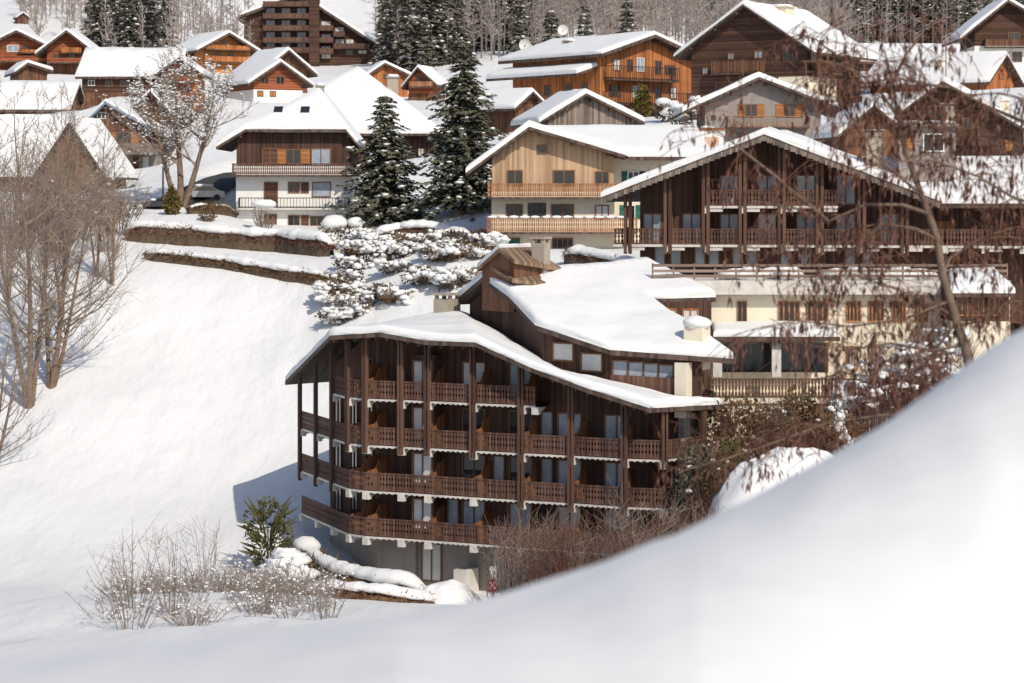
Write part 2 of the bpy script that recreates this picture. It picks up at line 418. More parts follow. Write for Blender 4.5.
# white chalet, half-hipped
chalet('white_chalet', 'white walled chalet with brown wooden upper floor and half-hipped snow roof beside the dark conifers', 'chalet', 294, 226, 232, 115, 112, 88, 134, rx=20, ov=19, ovf=12,
       zc=94, hip=62, hp=60, wall=W_HOTEL, plinth=WHITE, snow=.55, seed=4,
       win=[(286, 149, 301, 164, dict(shut=SHUT_O, sw=.85)), (311, 148, 331, 166, dict(pane=CURT)), (262, 148, 278, 166, dict(pane=SHUT_B)),
            (288, 182, 300, 193, dict(shut=None)), (301, 182, 309, 193, dict(pane=SHUT_B, bars=0)), (312, 182, 331, 197, dict(pane=CURT, bars=0)),
            (264, 182, 278, 207, dict(pane=SHUT_B, bars=0)), (264, 214, 277, 226, dict(pane=SHUT_B, bars=0)),
            (288, 215, 300, 226), (301, 215, 309, 226, dict(pane=SHUT_B, bars=0)), (310, 216, 324, 226), (325, 215, 332, 222, dict(pane=SHUT_B, bars=0))],
       balc=[(234, 361, 164, 175, dict(dep=1.5, m=W_RAIL)), (240, 349, 198, 208, dict(dep=1.0, style='iron', slab=WCONC, m=IRON))],
       chim=[(21, 64, 132, 8, 10)])
_w = bpy.data.objects['white_chalet']; s = 232 / F
for px in (277, 304):
    m_ = MB(); x = (px - 294) * s; q = [(x - .42, 10 * s, 105 * s + .75), (x + .42, 10 * s, 105 * s + .75), (x + .42, 20 * s, 111 * s + .75), (x - .42, 20 * s, 111 * s + .75)]
    m_.prism(q, (0, -.1, .16)); m_.build('skylight', GLASS, _w)
# tan house with two wooden balconies
chalet('tan_house', 'tan and cream house with two long wooden balconies and a low snow-covered gable roof', 'house', 553, 250, 200, 122, 150, 93, 120, rx=-24, he2=95, ov=26, ov2=13, ovf=17,
       hp=58, wall=W_TAN, plinth=CREAM, snow=.6, seed=5,
       win=[(507, 170, 523, 186, dict(shut=None)), (553, 170, 575, 186), (537, 145, 547, 154, dict(bars=0)),
            (506, 204, 523, 217), (551, 204, 574, 217), (506, 238, 520, 247, dict(pane=SHUT_G, bars=0)), (552, 238, 573, 249, dict(bars=3)),
            (595, 171, 609, 185), (595, 205, 609, 219, dict(pane=CURTW)), (528, 203, 546, 217, dict(frame=IRON, bars=2))],
       balc=[(488, 622, 184, 197, dict(m=W_TANRAIL, dep=1.4)), (487, 636, 218, 232, dict(m=W_TANRAIL, dep=1.7, snow=True))])
_t = bpy.data.objects['tan_house']; s = 200 / F
# its right wing with the long eave
w = MB(); w.box(61 * s + .02, 150 * s, 1.2, 11, 0, 92 * s); w.build('wing_wall', CREAM, _t)
roof(_t, [[(71 * s, -17 * s, 93 * s), (158 * s, -17 * s, 92.5 * s), (150 * s, 75 * s, 121 * s), (-10 * s, 75 * s, 121 * s)]], .3, .6, None, .07, 1.5, 9, name='wing_roof')
for (a_, b_, c_, d_, pn) in ((628, 171, 640, 183, GLASS), (626, 205, 636, 219, GLASS), (646, 172, 656, 184, GLASS)):
    window(_t, (((a_ + b_ * 0 + c_) / 2 - 553) * s, 1.2, (250 - d_) * s), (1, 0, 0), (0, -1, 0), (c_ - a_) * s, (d_ - b_) * s, pn, FRAMEL, SHUT_G, sw=.45)
# big farmhouse behind the conifers
chalet('farmhouse', 'large half-hipped farmhouse behind the two conifers with a wide white snow roof', 'house', 345, 216, 264, 182, 150, 84, 147, rx=8, ov=10, ovf=14, zc=80, hip=70, hp=42,
       wall=W_HOTEL, plinth=CREAM, snow=.6, seed=6,
       win=[(418, 148, 424, 158, dict(pane=CURTW)), (418, 186, 428, 198), (400, 152, 408, 162)],
       balc=[(395, 436, 163, 172, dict(dep=1.2))], chim=[(45, 60, 128, 11, 13)])
chalet('chalet', 'small orange timber chalet with snowy gable above the wide farmhouse roof', 'chalet', 388, 88, 385, 40, 45, 12, 23, yaw=12, rx=-4, ov=6, ovf=6, wall=W_ORANGE, plinth=W_ORANGE, snow=.5, deck=.35,
       win=[(383, 74, 388, 79), (393, 78, 397, 83)])
chalet('chalet', 'tiny brown chalet with a balcony just below the apartment block and beside the spruce', 'chalet', 421, 96, 375, 26, 40, 14, 27, yaw=-15, rx=-2, ov=6, ovf=6, wall=W_RED, plinth=W_BROWN, snow=.4, deck=.35,
       balc=[(412, 434, 82, 87, dict(m=W_TANRAIL))], win=[(416, 76, 420, 82), (425, 76, 429, 82)])
# red gable house and its neighbour
chalet('red_chalet', 'chalet with red timber gable over white plaster near the middle of the hillside', 'chalet', 278, 107, 345, 52, 70, 26, 43, yaw=28, ov=9, ovf=8, hp=17, wall=W_RED, plinth=WHITE, snow=.5, deck=.35,
       win=[(262, 77, 269, 84), (276, 76, 284, 84), (258, 91, 264, 97, dict(pane=SHUT_O)), (270, 91, 276, 97, dict(pane=SHUT_O))])
chalet('chalet', 'brown chalet whose dark gable peeks over the red timber gable', 'chalet', 286, 92, 366, 46, 70, 22, 40, yaw=28, ov=8, ovf=8, wall=W_BROWN, plinth=W_BROWN, snow=.5, deck=.35, win=[(282, 62, 287, 67)])
# orange gable chalet
chalet('orange_chalet', 'golden log chalet with open balconies below the snowy slope and beside the apartment block', 'chalet', 226, 66, 400, 52, 66, 17, 31, yaw=30, ov=9, ovf=9, wall=W_ORANGEH, plinth=W_ORANGEH, snow=.5, deck=.4,
       win=[(216, 52, 221, 58), (228, 52, 233, 58), (222, 41, 227, 46), (190, 50, 194, 57, dict(face='L')), (182, 50, 186, 57, dict(face='L'))],
       balc=[(205, 246, 46, 50, dict(m=W_ORANGE)), (204, 247, 57, 62, dict(m=W_ORANGE))])
# twin chalets far left
chalet('red_chalet', 'dark red chalet with big white framed window and yellow balcony at the left edge', 'chalet', 18, 64, 380, 50, 60, 19, 31, ov=8, ovf=9, hp=7, wall=W_RED, plinth=W_RED, snow=.45, deck=.4,
       win=[(7, 45, 19, 52, dict(frame=FRAMEL, pane=CURT)), (23, 45, 28, 49), (30, 55, 42, 60)], balc=[(20, 44, 50, 53, dict(m=W_ORANGE, dep=1.)), (4, 50, 57, 62, dict(m=W_RED, dep=2.5))])
chalet('brown_chalet', 'red brown chalet with wide overhanging eave, right one of the pair at top left', 'chalet', 68, 67, 374, 42, 60, 18, 34, ov=10, ovf=10, hp=4, wall=W_RED, plinth=W_BROWN, snow=.45, deck=.4,
       win=[(54, 54, 60, 59), (68, 54, 75, 60)], balc=[(62, 82, 48, 53, dict(m=W_ORANGE, dep=1.)), (52, 92, 59, 63, dict(m=W_RED, dep=2.2))])
chalet('shed', 'small brown shed with long snow roof below the twin chalets', 'shed', 33, 84, 352, 28, 60, 13, 19, yaw=20, rx=-6, ov=5, ovf=6, wall=W_BROWN, plinth=W_BROWN, snow=.5, deck=.35)
chalet('house', 'low brown house with broad snow roof behind the bare trees at the left edge', 'house', 18, 124, 330, 96, 90, 16, 40, ridge='x', ov=6, ovf=8, wall=W_BROWN, plinth=W_BROWN, snow=.5, deck=.35)
chalet('long_house', 'long dark timber house under a wide snow roof beside the orange gable', 'house', 128, 94, 340, 92, 100, 18, 44, ridge='x', ov=6, ovf=6, wall=W_DARK, plinth=W_BROWN, snow=.5, deck=.35,
       win=[(88, 80, 95, 86, dict(frame=FRAMEL)), (105, 80, 113, 87), (120, 80, 128, 87), (136, 80, 144, 87)])
chalet('orange_chalet', 'narrow orange timber chalet behind the snowy tree', 'chalet', 180, 112, 322, 34, 60, 40, 52, ov=8, ovf=8, wall=W_ORANGE, plinth=W_BROWN, snow=.5, deck=.35,
       win=[(171, 68, 176, 75), (183, 68, 188, 75), (172, 86, 178, 93), (184, 86, 189, 93)], balc=[(164, 196, 77, 82, dict(m=W_RED)), (164, 196, 94, 99, dict(m=W_RED))])
chalet('chalet', 'brown chalet with plank gable between the blue trimmed and orange timber chalets', 'chalet', 152, 128, 312, 34, 60, 18, 34, yaw=-10, ov=7, ovf=7, wall=W_BROWN, plinth=W_BROWN, snow=.5, deck=.35)
chalet('blue_trim_chalet', 'chalet with a dark gable, pale blue roof edge and orange shutters above a porch', 'chalet', 119, 172, 290, 74, 80, 44, 68, rx=-12, he2=40, ov=10, ovf=11, hp=20, wall=W_BROWN, plinth=GREYP, snow=.4, roofm=BLUE_M, deck=.3,
       win=[(97, 112, 106, 119, dict(frame=FRAMEL, shut=None)), (116, 132, 131, 143, dict(shut=SHUT_O, sw=.9)), (142, 156, 150, 170, dict(pane=CURTW, bars=0)), (133, 156, 139, 170, dict(pane=SHUT_B, bars=0))])
_b = bpy.data.objects['blue_trim_chalet']; s = 290 / F
roof(_b, [[(-10 * s, -3.0, 19 * s), (42 * s, -3.0, 19 * s), (42 * s, -.06, 29 * s), (-4 * s, -.06, 29 * s)]], .2, 0, W_GREY, .03, 1.5, 3, name='porch_roof')
chalet('barn', 'long brown barn under a low white roof behind the bare trees', 'barn', 2, 208, 272, 100, 90, 38, 88, ridge='x', ov=5, ovf=8, wall=W_BARN, plinth=W_BARN, snow=.55, seed=12)
chalet('barn', 'brown plank barn whose snowy verge slopes steeply down behind the bare trees', 'barn', 72, 208, 262, 62, 60, 42, 84, yaw=-16, rx=0, ov=10, ovf=7, wall=W_BARN, plinth=W_BARN, snow=.55, seed=13)
# apartment block
chalet('apartment_block', 'tall brown apartment block with rows of balconies at the top of the village', 'apartment block', 310, 64, 520, 132, 70, 47, 68, rx=-10, he2=18, ov=7, ovf=7, wall=W_DARK, plinth=W_DARK, snow=.6, deck=.6,
       win=wins([8, 20, 32, 42], 266, 9, 15.5, 3, 6, pane=CURT) + wins([21, 34, 46, 54], 321, 10, 14, 1, 5, pane=CURTW) + wins([27, 39], 335, 9, 12, 1, 5, pane=CURTW) + [(346, 39, 354, 45, dict(pane=CURTW)), (358, 50, 367, 54, dict(pane=CURTW)), (284, -4, 293, 2), (300, -4, 309, 2), (346, 50, 353, 55)],
       balc=[(264, 310, y, y + 4.5, dict(m=W_RAIL, dep=2.)) for y in (2, 14, 26, 38, 48)] + [(320, 334, y, y + 4.5, dict(m=W_RAIL, dep=2.)) for y in (26, 38, 49)] + [(334, 345, y, y + 4.5, dict(m=W_RAIL, dep=1.8)) for y in (32, 44)] + [(345, 370, 44, 48.5, dict(m=W_RAIL, dep=2.))])
_a = bpy.data.objects['apartment_block']; s = 520 / F
m_ = MB(); m_.box(0 * s, 10 * s, -2.2, -.02, -3, 68 * s); m_.build('stair_tower', W_DARK, _a)
# orange hotel
chalet('orange_hotel', 'bright orange timber hotel with iron balconies below the forest edge', 'hotel', 647, 118, 300, 122, 140, 61, 80, yaw=38, ov=9, ovf=13, wall=W_ORANGE, plinth=CREAM, hp=9, snow=.5, deck=.4, seed=15,
       win=[(636, 58, 644, 72, dict(pane=CURT, frame=FRAMEL)), (655, 60, 662, 74), (612, 60, 619, 72, dict(pane=CURTW)), (626, 60, 632, 72), (668, 64, 674, 74, dict(shut=SHUT_B, sw=.4)), (632, 86, 639, 98, dict(pane=CURT, frame=FRAMEL)), (655, 86, 662, 98), (671, 86, 678, 98, dict(pane=CURTW)), (610, 86, 617, 98, dict(shut=SHUT_B, sw=.4)), (650, 108, 664, 117)] +
           [(x, 61, x + 5, 67, dict(face='L')) for x in (521, 535, 549, 563, 577, 590)] + [(x, 84, x + 6, 95, dict(face='L')) for x in (522, 545, 566, 582)],
       balc=[(602, 672, 68, 81, dict(m=IRON, style='iron', dep=1.6)), (602, 690, 93, 105, dict(m=IRON, style='iron', dep=1.6))],
       chim=[(-22, 95, 66, 10, 14), (-40, 118, 60, 12, 10)])
_o = bpy.data.objects['orange_hotel']; s = 300 / F
roof(_o, [[(-88 * s, 4 * s, 42 * s), (-61 * s - .05, 4 * s, 50 * s), (-61 * s - .05, 150 * s, 50 * s), (-88 * s, 150 * s, 42 * s)]], .3, .6, None, .06, 2, 5, name='lean_to_roof')
def dish(px, py, d, r, label):
    q = thing('satellite_dish', label, 'satellite dish', P(px, py, d))
    m = MB(); n = 12
    prev = None
    for k in range(4):
        rr = r * k / 3; zz = -.25 * r + .35 * r * (k / 3) ** 2
        ring = [(rr * math.cos(6.283 * j / n), zz * -1 - .2, rr * math.sin(6.283 * j / n)) for j in range(n)]
        if prev:
            for j in range(n): m.quad(prev[j], prev[(j + 1) % n], ring[(j + 1) % n], ring[j])
        prev = ring
    m.build('dish', FRAMEL, q)
    m = MB(); m.tube([(0, 0, -1.9), (0, 0, 0)], [.06, .06], 6); m.tube([(0, -.1, 0), (0, -r * .9, 0)], [.03, .03], 5); m.build('mast', IRON, q)
dish(525, 45, 317, .8, 'white satellite dish on the roof left of the hotel chimney')
dish(563, 30, 317, .7, 'white satellite dish above the orange hotel chimney')
chalet('shed', 'small dark shed with snow roof between the spruce and the orange hotel', 'shed', 528, 128, 272, 34, 85, 22, 34, yaw=42, ov=8, ovf=8, wall=W_BROWN, plinth=W_BROWN, snow=.5, deck=.3, win=[(529, 108, 533, 114)])
chalet('barn', 'weathered grey plank barn with snowy gable just above the tan house', 'barn', 590, 134, 236, 92, 100, 14, 38, yaw=14, rx=-6, ov=9, ovf=8, wall=W_GREY, plinth=W_GREY, snow=.55, deck=.25)
# dark timber chalet
chalet('dark_chalet', 'large dark timber chalet with a cream lower side below the snow-dusted forest', 'chalet', 748, 108, 275, 128, 130, 60, 101, yaw=-32, ov=14, ovf=12, hp=0, wall=W_DARK, plinth=W_DARK, snow=.5, seed=16,
       win=[(729, 52, 735, 59, dict(pane=CURT)), (754, 51, 762, 59, dict(pane=CURT)), (781, 47, 791, 63), (705, 66, 710, 73, dict(pane=CURT)), (717, 81, 734, 100, dict(pane=SHUT_B)),
            (807, 48, 815, 62, dict(face='R', pane=CURTW)), (832, 50, 840, 61, dict(face='R')), (808, 75, 815, 88, dict(face='R')), (846, 50, 853, 61, dict(face='R'))],
       balc=[(718, 764, 61, 73, dict(m=W_BROWN)), (802, 852, 62, 73, dict(face='R', m=W_DARK, dep=1.2))], chim=[(8, 62, 94, 18, 10, CREAM)])
_d = bpy.data.objects['dark_chalet']; s = 275 / F
m_ = MB(); m_.box(64 * s + .03, 64 * s + .12, .02, 70 * s, -2, 30 * s); m_.box(34 * s, 64 * s + .12, -.12, -.03, 8 * s, 30 * s); m_.build('cream_wall', CREAM, _d)
chalet('shutter_chalet', 'grey plaster chalet with bright orange shutters under a wide snow gable', 'chalet', 763, 140, 226, 116, 110, 36, 60, rx=-5, ov=24, ovf=13, hp=0, wall=GREYP, plinth=GREYP, snow=.5, seed=17,
       win=[(745, 104, 757, 117, dict(shut=SHUT_O, sw=.65)), (784, 104, 795, 117, dict(shut=SHUT_O, sw=.75)), (711, 115, 716, 120, dict(bars=0)), (736, 133, 744, 139, dict(bars=0))],
       balc=[(726, 808, 117, 127, dict(m=W_TANRAIL, dep=1.3, style='iron'))])
chalet('timber_chalet', 'brown timber chalet on white plaster in the top right corner', 'chalet', 1012, 72, 320, 74, 80, 44, 69, rx=-6, ov=17, ovf=12, hp=26, wall=W_DARK, plinth=WHITE, snow=.5, deck=.35,
       win=[(1012, 52, 1022, 62), (1008, 32, 1020, 40)], balc=[(984, 1049, 40, 47, dict(m=W_BROWN))])
chalet('long_house', 'low house with a broad snow roof in front of the dense forest', 'house', 915, 72, 420, 130, 90, 10, 26, ridge='x', ov=5, ovf=5, wall=W_DARK, plinth=W_DARK, snow=.6, deck=.4)
chalet('house', 'house with snow roof and a small orange gable left of the top right chalet', 'house', 1000, 94, 300, 62, 130, 14, 37, yaw=52, ov=8, ovf=8, wall=W_ORANGE, plinth=W_BROWN, snow=.55, deck=.3, win=[(999, 74, 1006, 79, dict(pane=SHUT_O))], chim=[(-16, 60, 22, 12, 12, CREAM)])
chalet('dark_chalet', 'dark chalet with wide gable behind the hanging branches', 'chalet', 950, 150, 216, 128, 120, 24, 66, yaw=-16, rx=-6, ov=16, ovf=12, wall=W_DARK, plinth=W_DARK, snow=.5, seed=19, win=[(1002, 140, 1010, 152, dict(pane=SHUT_O)), (935, 112, 945, 124), (962, 118, 972, 130)], chim=[(50, 50, 34, 9, 16, CREAM)])
chalet('chalet', 'small chalet with steep snowy verge between the orange shuttered chalet and the hanging branches', 'chalet', 872, 150, 212, 60, 70, 18, 42, yaw=10, ov=10, ovf=8, wall=W_BROWN, plinth=W_BROWN, snow=.4, win=[(866, 126, 874, 134)])
chalet('hut', 'tiny brown hay hut alone on the snow slope at top left', 'hut', 23, 24, 470, 11, 12, 6, 10, yaw=25, ov=1.5, ovf=1.5, wall=W_BROWN, plinth=W_BROWN, snow=.3, deck=.3)

# ------------------------------------------------------------------ terrain: one sheet
PADS.append((2.5, 143.0, 10.5, -22.9)); PADS.append((-8.5, 148.5, 5.0, -22.0))
CP = [(0,640,112),(120,632,110),(260,590,126),(230,500,161),(100,500,160),(0,500,160),(330,600,136),(490,594,137),(620,600,133),(720,560,134),(830,492,138),(920,440,140),
      (0,420,176),(100,400,176),(250,400,178),(160,330,190),(0,330,190),(290,330,189),(120,262,204),(200,276,199),(300,296,193),(390,312,184),(350,420,172),(450,420,166),
      (330,262,200),(130,243,213),(240,256,207),(430,258,192),(480,250,192),(200,216,224),(300,226,231),(400,228,224),(470,222,214),
      (120,205,240),(40,210,240),(200,182,247),(560,252,199),(660,262,185),(820,300,172),(950,290,172),(850,395,150),(980,385,150),(720,410,151),(640,310,172),(560,330,168),
      (130,182,275),(30,160,290),(100,97,340),(210,100,335),(280,110,330),(200,68,410),(310,66,520),(420,98,385),(400,110,330),(590,135,240),(640,122,300),(530,128,275),(770,142,230),(760,110,275),
      (960,155,220),(1000,74,325),(900,72,415),(0,70,380),(80,40,460),(200,30,520),(400,36,560),(470,60,440),(560,30,500),(700,30,500),(860,40,500),
      (100,-25,640),(23,24,470),(30,34,450),(400,-60,720),(700,-70,720),(950,-60,720),(0,-20,620),(300,-160,1100),(800,-170,1100),(512,700,60),(512,800,30),(60,760,60)]
for d_, py in ((40, 760), (112, 640), (160, 500), (190, 325), (240, 205), (320, 120), (420, 65), (560, 10), (800, -60), (1150, -150)):
    CP += [(-500, py, d_)]
for d_, py in ((40, 760), (112, 560), (150, 390), (190, 280), (240, 160), (320, 100), (420, 60), (560, 10), (800, -60), (1150, -150)):
    CP += [(1500, py, d_)]
C = np.array([tuple(P(*c)) for c in CP]); SCL = 100.0
def tps(r2): return np.where(r2 > 1e-12, .5 * r2 * np.log(np.maximum(r2, 1e-12)), 0)
Xc = C[:, :2].copy(); Xc[:, 0] = Xc[:, 0] / SCL; Xc[:, 1] = np.log(Xc[:, 1]) * 2.0; Zc = C[:, 2]
def feats(x, y): return np.stack([np.asarray(x) / SCL, np.log(np.maximum(np.asarray(y), 5.)) * 2.0], -1)
N_ = len(C); K = tps(((Xc[:, None] - Xc[None]) ** 2).sum(-1)) + np.eye(N_) * 1e-3
A_ = np.zeros((N_ + 3, N_ + 3)); A_[:N_, :N_] = K; A_[:N_, N_] = 1; A_[:N_, N_ + 1:] = Xc; A_[N_, :N_] = 1; A_[N_ + 1:, :N_] = Xc.T
SOL = np.linalg.solve(A_, np.concatenate([Zc, np.zeros(3)]))
def ground(x, y):
    x = np.atleast_1d(np.asarray(x, float)); y = np.atleast_1d(np.asarray(y, float)); q = feats(x, y)
    z = np.empty(len(x))
    for i in range(0, len(x), 20000):
        r = ((q[i:i + 20000, None] - Xc[None]) ** 2).sum(-1)
        z[i:i + 20000] = tps(r) @ SOL[:N_] + SOL[N_] + q[i:i + 20000] @ SOL[N_ + 1:]
    for px, py, r, pz in PADS:
        dd = np.hypot(x - px, y - py); w = np.clip(1 - (dd - r) / (r * .7), 0, 1); w = w * w * (3 - 2 * w)
        z = z * (1 - w) + np.minimum(z, pz + .1) * w * .9 + pz * w * .1
    return z
def gz(x, y): return float(ground([x], [y])[0])
NU, ND = 330, 330
us = np.linspace(-700, 1724, NU); ds = np.exp(np.linspace(math.log(28), math.log(1200), ND))
UU, DD = np.meshgrid(us, ds); XX = ((UU - 512) / F * DD).ravel(); YY = DD.ravel(); ZZ = ground(XX, YY)
for i in range(len(ZZ)):
    x, y = XX[i], YY[i]
    ZZ[i] += .16 * noise.noise(Vector((x * .16 + y * .05, y * .1, 3))) + .06 * noise.noise(Vector((x * .6, y * .35, 8)))
ii = (np.arange(ND - 1)[:, None] * NU + np.arange(NU - 1)[None]).ravel()
tag(big_mesh('snow_field', np.stack([XX, YY, ZZ], 1), np.stack([ii, ii + 1, ii + NU + 1, ii + NU], 1), SNOW_FIELD, None, True), 'sunlit snow field and village hillside', 'ground', kind='structure')

# ------------------------------------------------------------------ near snow bank
SIL = [(-400, 672, 8.5), (0, 658, 9), (200, 640, 9.3), (340, 620, 9.6), (428, 608, 9.8), (516, 591, 10.1), (574, 578, 10.4), (633, 553, 10.6), (700, 526, 10.9), (760, 494, 11.2), (841, 452, 11.5), (917, 403, 11.9), (1024, 322, 12.3), (1200, 260, 12.8), (1500, 230, 13)]
su = np.array([p[0] for p in SIL]); sp_ = np.array([p[1] for p in SIL]); sdp = np.array([p[2] for p in SIL])
def smooth_interp(u, a):
    k = np.linspace(-60, 60, 13); return np.mean([np.interp(u + q, su, a) for q in k], axis=0)
NB, MBk = 220, 160
bu = np.linspace(-380, 1480, NB); Vb = []
cd = smooth_interp(bu, sdp); cp = smooth_interp(bu, sp_)
for j in range(MBk):
    tj = j / (MBk - 1)
    for i in range(NB):
        dc = cd[i]; xc = (bu[i] - 512) / F * dc; zc_ = -(cp[i] - HZ) / F * dc
        d = .7 + (dc * 3.2 - .7) * (tj ** 1.0)
        k = float(np.interp(bu[i], [0, 400, 700, 1024], [.015, .022, .05, .11])) if d < dc else .035
        ang = (bu[i] - 512) / F
        z = zc_ + (zc_ / dc) * (d - dc) - k * (d - dc) ** 2 / (1 + .1 * abs(d - dc))
        x = ang * d
        fl = -2.35 + .02 * (dc - d); z = fl + .25 * math.log1p(math.exp(min(60, (z - fl) / .25))) if d < dc - .5 and z < fl + .6 else z
        z += .03 * (noise.noise(Vector((x * 1.1, d * .5, 0))) + .5 * noise.noise(Vector((x * 3.5, d * 1.6, 4)))) * min(1, d / 6)
        Vb.append((x, d, z))
ii = (np.arange(MBk - 1)[:, None] * NB + np.arange(NB - 1)[None]).ravel()
tag(big_mesh('snow_bank', Vb, np.stack([ii, ii + 1, ii + NB + 1, ii + NB], 1), SNOW_BANK, None, True), 'out of focus snow bank rising to the right in front of the camera', 'snow bank', kind='structure')

# ------------------------------------------------------------------ the big curved hotel in front
YAW = math.radians(-27.9); CW = Vector((-9.58, 143.0, -22.3))
hotel = thing('hotel', 'large dark brown hotel with four curved balcony rows and sweeping snow roofs', 'hotel', CW, YAW)
HI = (Matrix.Translation(CW) @ Matrix.Rotation(YAW, 4, 'Z')).inverted()
def loc(px, py, d, dz=0): v = HI @ P(px, py, d); return (v.x, v.y, v.z + dz)
OUT = [(-7.85, 6.9), (-5.2, 4.6), (-2.6, 2.3), (-.15, .15), (1.3, -.3), (3.6, -.12), (5.4, -.12), (8.4, -.1), (11.5, -.05), (14.6, .1), (17.96, 0), (20.1, .47), (20.95, 3.85)]
INN = [(-6.6, 8.3), (-4.0, 6.1), (-1.5, 3.9), (.7, 2.0), (1.5, 1.75), (3.6, 1.8), (5.4, 1.8), (8.4, 1.85), (11.5, 1.9), (14.6, 2.0), (17.5, 2.0), (18.6, 2.4), (19.2, 4.5)]
ZS = [10.52, 7.79, 5.11, 2.44]             # slab undersides above the hotel base, top row first
PROF = [(-9.6, 10.35), (-.6, 14.05), (2.85, 14.35), (5.9, 14.0), (9.15, 13.94), (12.7, 12.63), (16.4, 11.6), (20.1, 10.63), (22.5, 10.2)]
def prof(t): return float(np.interp(t, [p[0] for p in PROF], [p[1] for p in PROF]))
# walls: one surface following the inner line from the ground to the roof
w = MB()
pts = INN + [(15.0, 9.5), (-3.0, 14.0)]
for k in range(len(pts)):
    a_, b_ = pts[k], pts[(k + 1) % len(pts)]
    for q in range(4):
        f0, f1 = q / 4, (q + 1) / 4
        p0 = (a_[0] + (b_[0] - a_[0]) * f0, a_[1] + (b_[1] - a_[1]) * f0); p1 = (a_[0] + (b_[0] - a_[0]) * f1, a_[1] + (b_[1] - a_[1]) * f1)
        w.quad((*p0, 2.4), (*p1, 2.4), (*p1, prof(p1[0]) - (.12 if p1[0] > 6 else -.12)), (*p0, prof(p0[0]) - (.12 if p0[0] > 6 else -.12)))
w.build('wall', W_HOTEL, hotel)
w = MB()
for k in range(3, len(INN) - 1):
    a_, b_ = INN[k], INN[k + 1]; w.quad((*a_, -2.5), (*b_, -2.5), (*b_, 2.4), (*a_, 2.4))
for k in range(0, 3):
    a_, b_ = INN[k], INN[k + 1]; w.quad((*a_, -1), (*b_, -1), (*b_, 2.4), (*a_, 2.4))
w.build('ground_floor_wall', GREYP, hotel)
# slabs, white edges, railings, row by row
def arc(line, t0, t1):
    idx = [i for i, p in enumerate(OUT) if t0 <= p[0] <= t1 + 1e-6]; return [line[i] for i in idx]
ROWS = [(-3.0, 11.6, 1), (-8, 21, 0), (-8, 21, 0), (-8, 21, 0)]
for r_, (t0, t1, ext) in enumerate(ROWS):
    o_ = arc(OUT, t0, t1); n_ = arc(INN, t0, t1)
    if ext: o_ = o_ + [(12.35, 0)]; n_ = n_ + [(12.35, 1.9)]
    z = ZS[r_]
    sl = MB()
    for k in range(len(o_) - 1):
        sl.quad((*o_[k], z), (*n_[k], z), (*n_[k + 1], z), (*o_[k + 1], z)); sl.quad((*o_[k], z + .2), (*o_[k + 1], z + .2), (*n_[k + 1], z + .2), (*n_[k], z + .2))
        sl.quad((*o_[k], z), (*o_[k + 1], z), (*o_[k + 1], z + .2), (*o_[k], z + .2))
    so = sl.build('balcony', W_HOTEL, hotel)
    ed = MB()
    for k in range(len(o_) - 1):
        a_ = Vector((*o_[k], 0)); b_ = Vector((*o_[k + 1], 0)); dd = (b_ - a_).normalized(); nn = Vector((dd.y, -dd.x, 0))
        m = max(2, int((b_ - a_).length / .33)); 
        p0, p1 = a_ + nn * .03, b_ + nn * .03
        ed.bar(p0 + Vector((0, 0, z + .05)), p1 + Vector((0, 0, z + .05)), .05, .1)
        for j in range(m):     # scalloped lower edge
            c = p0 + (p1 - p0) * ((j + .5) / m)
            ed.bar(c - dd * .07 + Vector((0, 0, z - .02)), c + dd * .07 + Vector((0, 0, z - .02)), .04, .05)
    ed.build('slab_edge', WCONC, so)
    for k in range(len(o_) - 1):
        rl = MB(); a_, b_ = o_[k], o_[k + 1]
        railing(rl, a_, b_, z + .1, 1.05, .15, .035)
        rl.build('railing', W_RAIL, so)
    for k, (a_, b_) in enumerate(zip(o_, n_)):
        br = MB(); v = Vector((*b_, 0)) - Vector((*a_, 0)); v.normalize(); sd_ = Vector((v.y, -v.x, 0)) * .2
        for zz0, zz1, q0, q1 in ((-.4, 0.02, -.12, .25), (-.28, -.02, .25, .9)):
            A = Vector((*a_, z)) + v * q0; B = Vector((*a_, z)) + v * q1
            br.prism([A - sd_ + Vector((0, 0, zz0)), B - sd_ + Vector((0, 0, zz0 if q0 < 0 else -.05)), B - sd_ + Vector((0, 0, zz1)), A - sd_ + Vector((0, 0, zz1))], sd_ * 2)
        br.build('bracket', WCONC, so)
# posts
for k, (t_, n_) in enumerate(OUT):
    if k in (4,) : pass
    top = prof(t_) + .05 if k < 11 else prof(20.3)
    bot = ZS[1] - .35 if k <= 7 else ZS[2] - .35
    if k < 3: bot = ZS[2] - .5
    if k >= 11: bot = ZS[1] - .35 if k == 11 else ZS[3]
    m_ = MB(); v = Vector((OUT[min(k + 1, 12)][0] - OUT[max(k - 1, 0)][0], OUT[min(k + 1, 12)][1] - OUT[max(k - 1, 0)][1], 0)).normalized(); nn = Vector((v.y, -v.x, 0))
    c = Vector((t_, n_, 0)) + nn * .12
    for sg in (-1, 1): m_.bar(c + v * (.11 * sg) + Vector((0, 0, bot)), c + v * (.11 * sg) + Vector((0, 0, top)), .14, .2, up=nn)
    m_.build('post', W_POST, hotel)
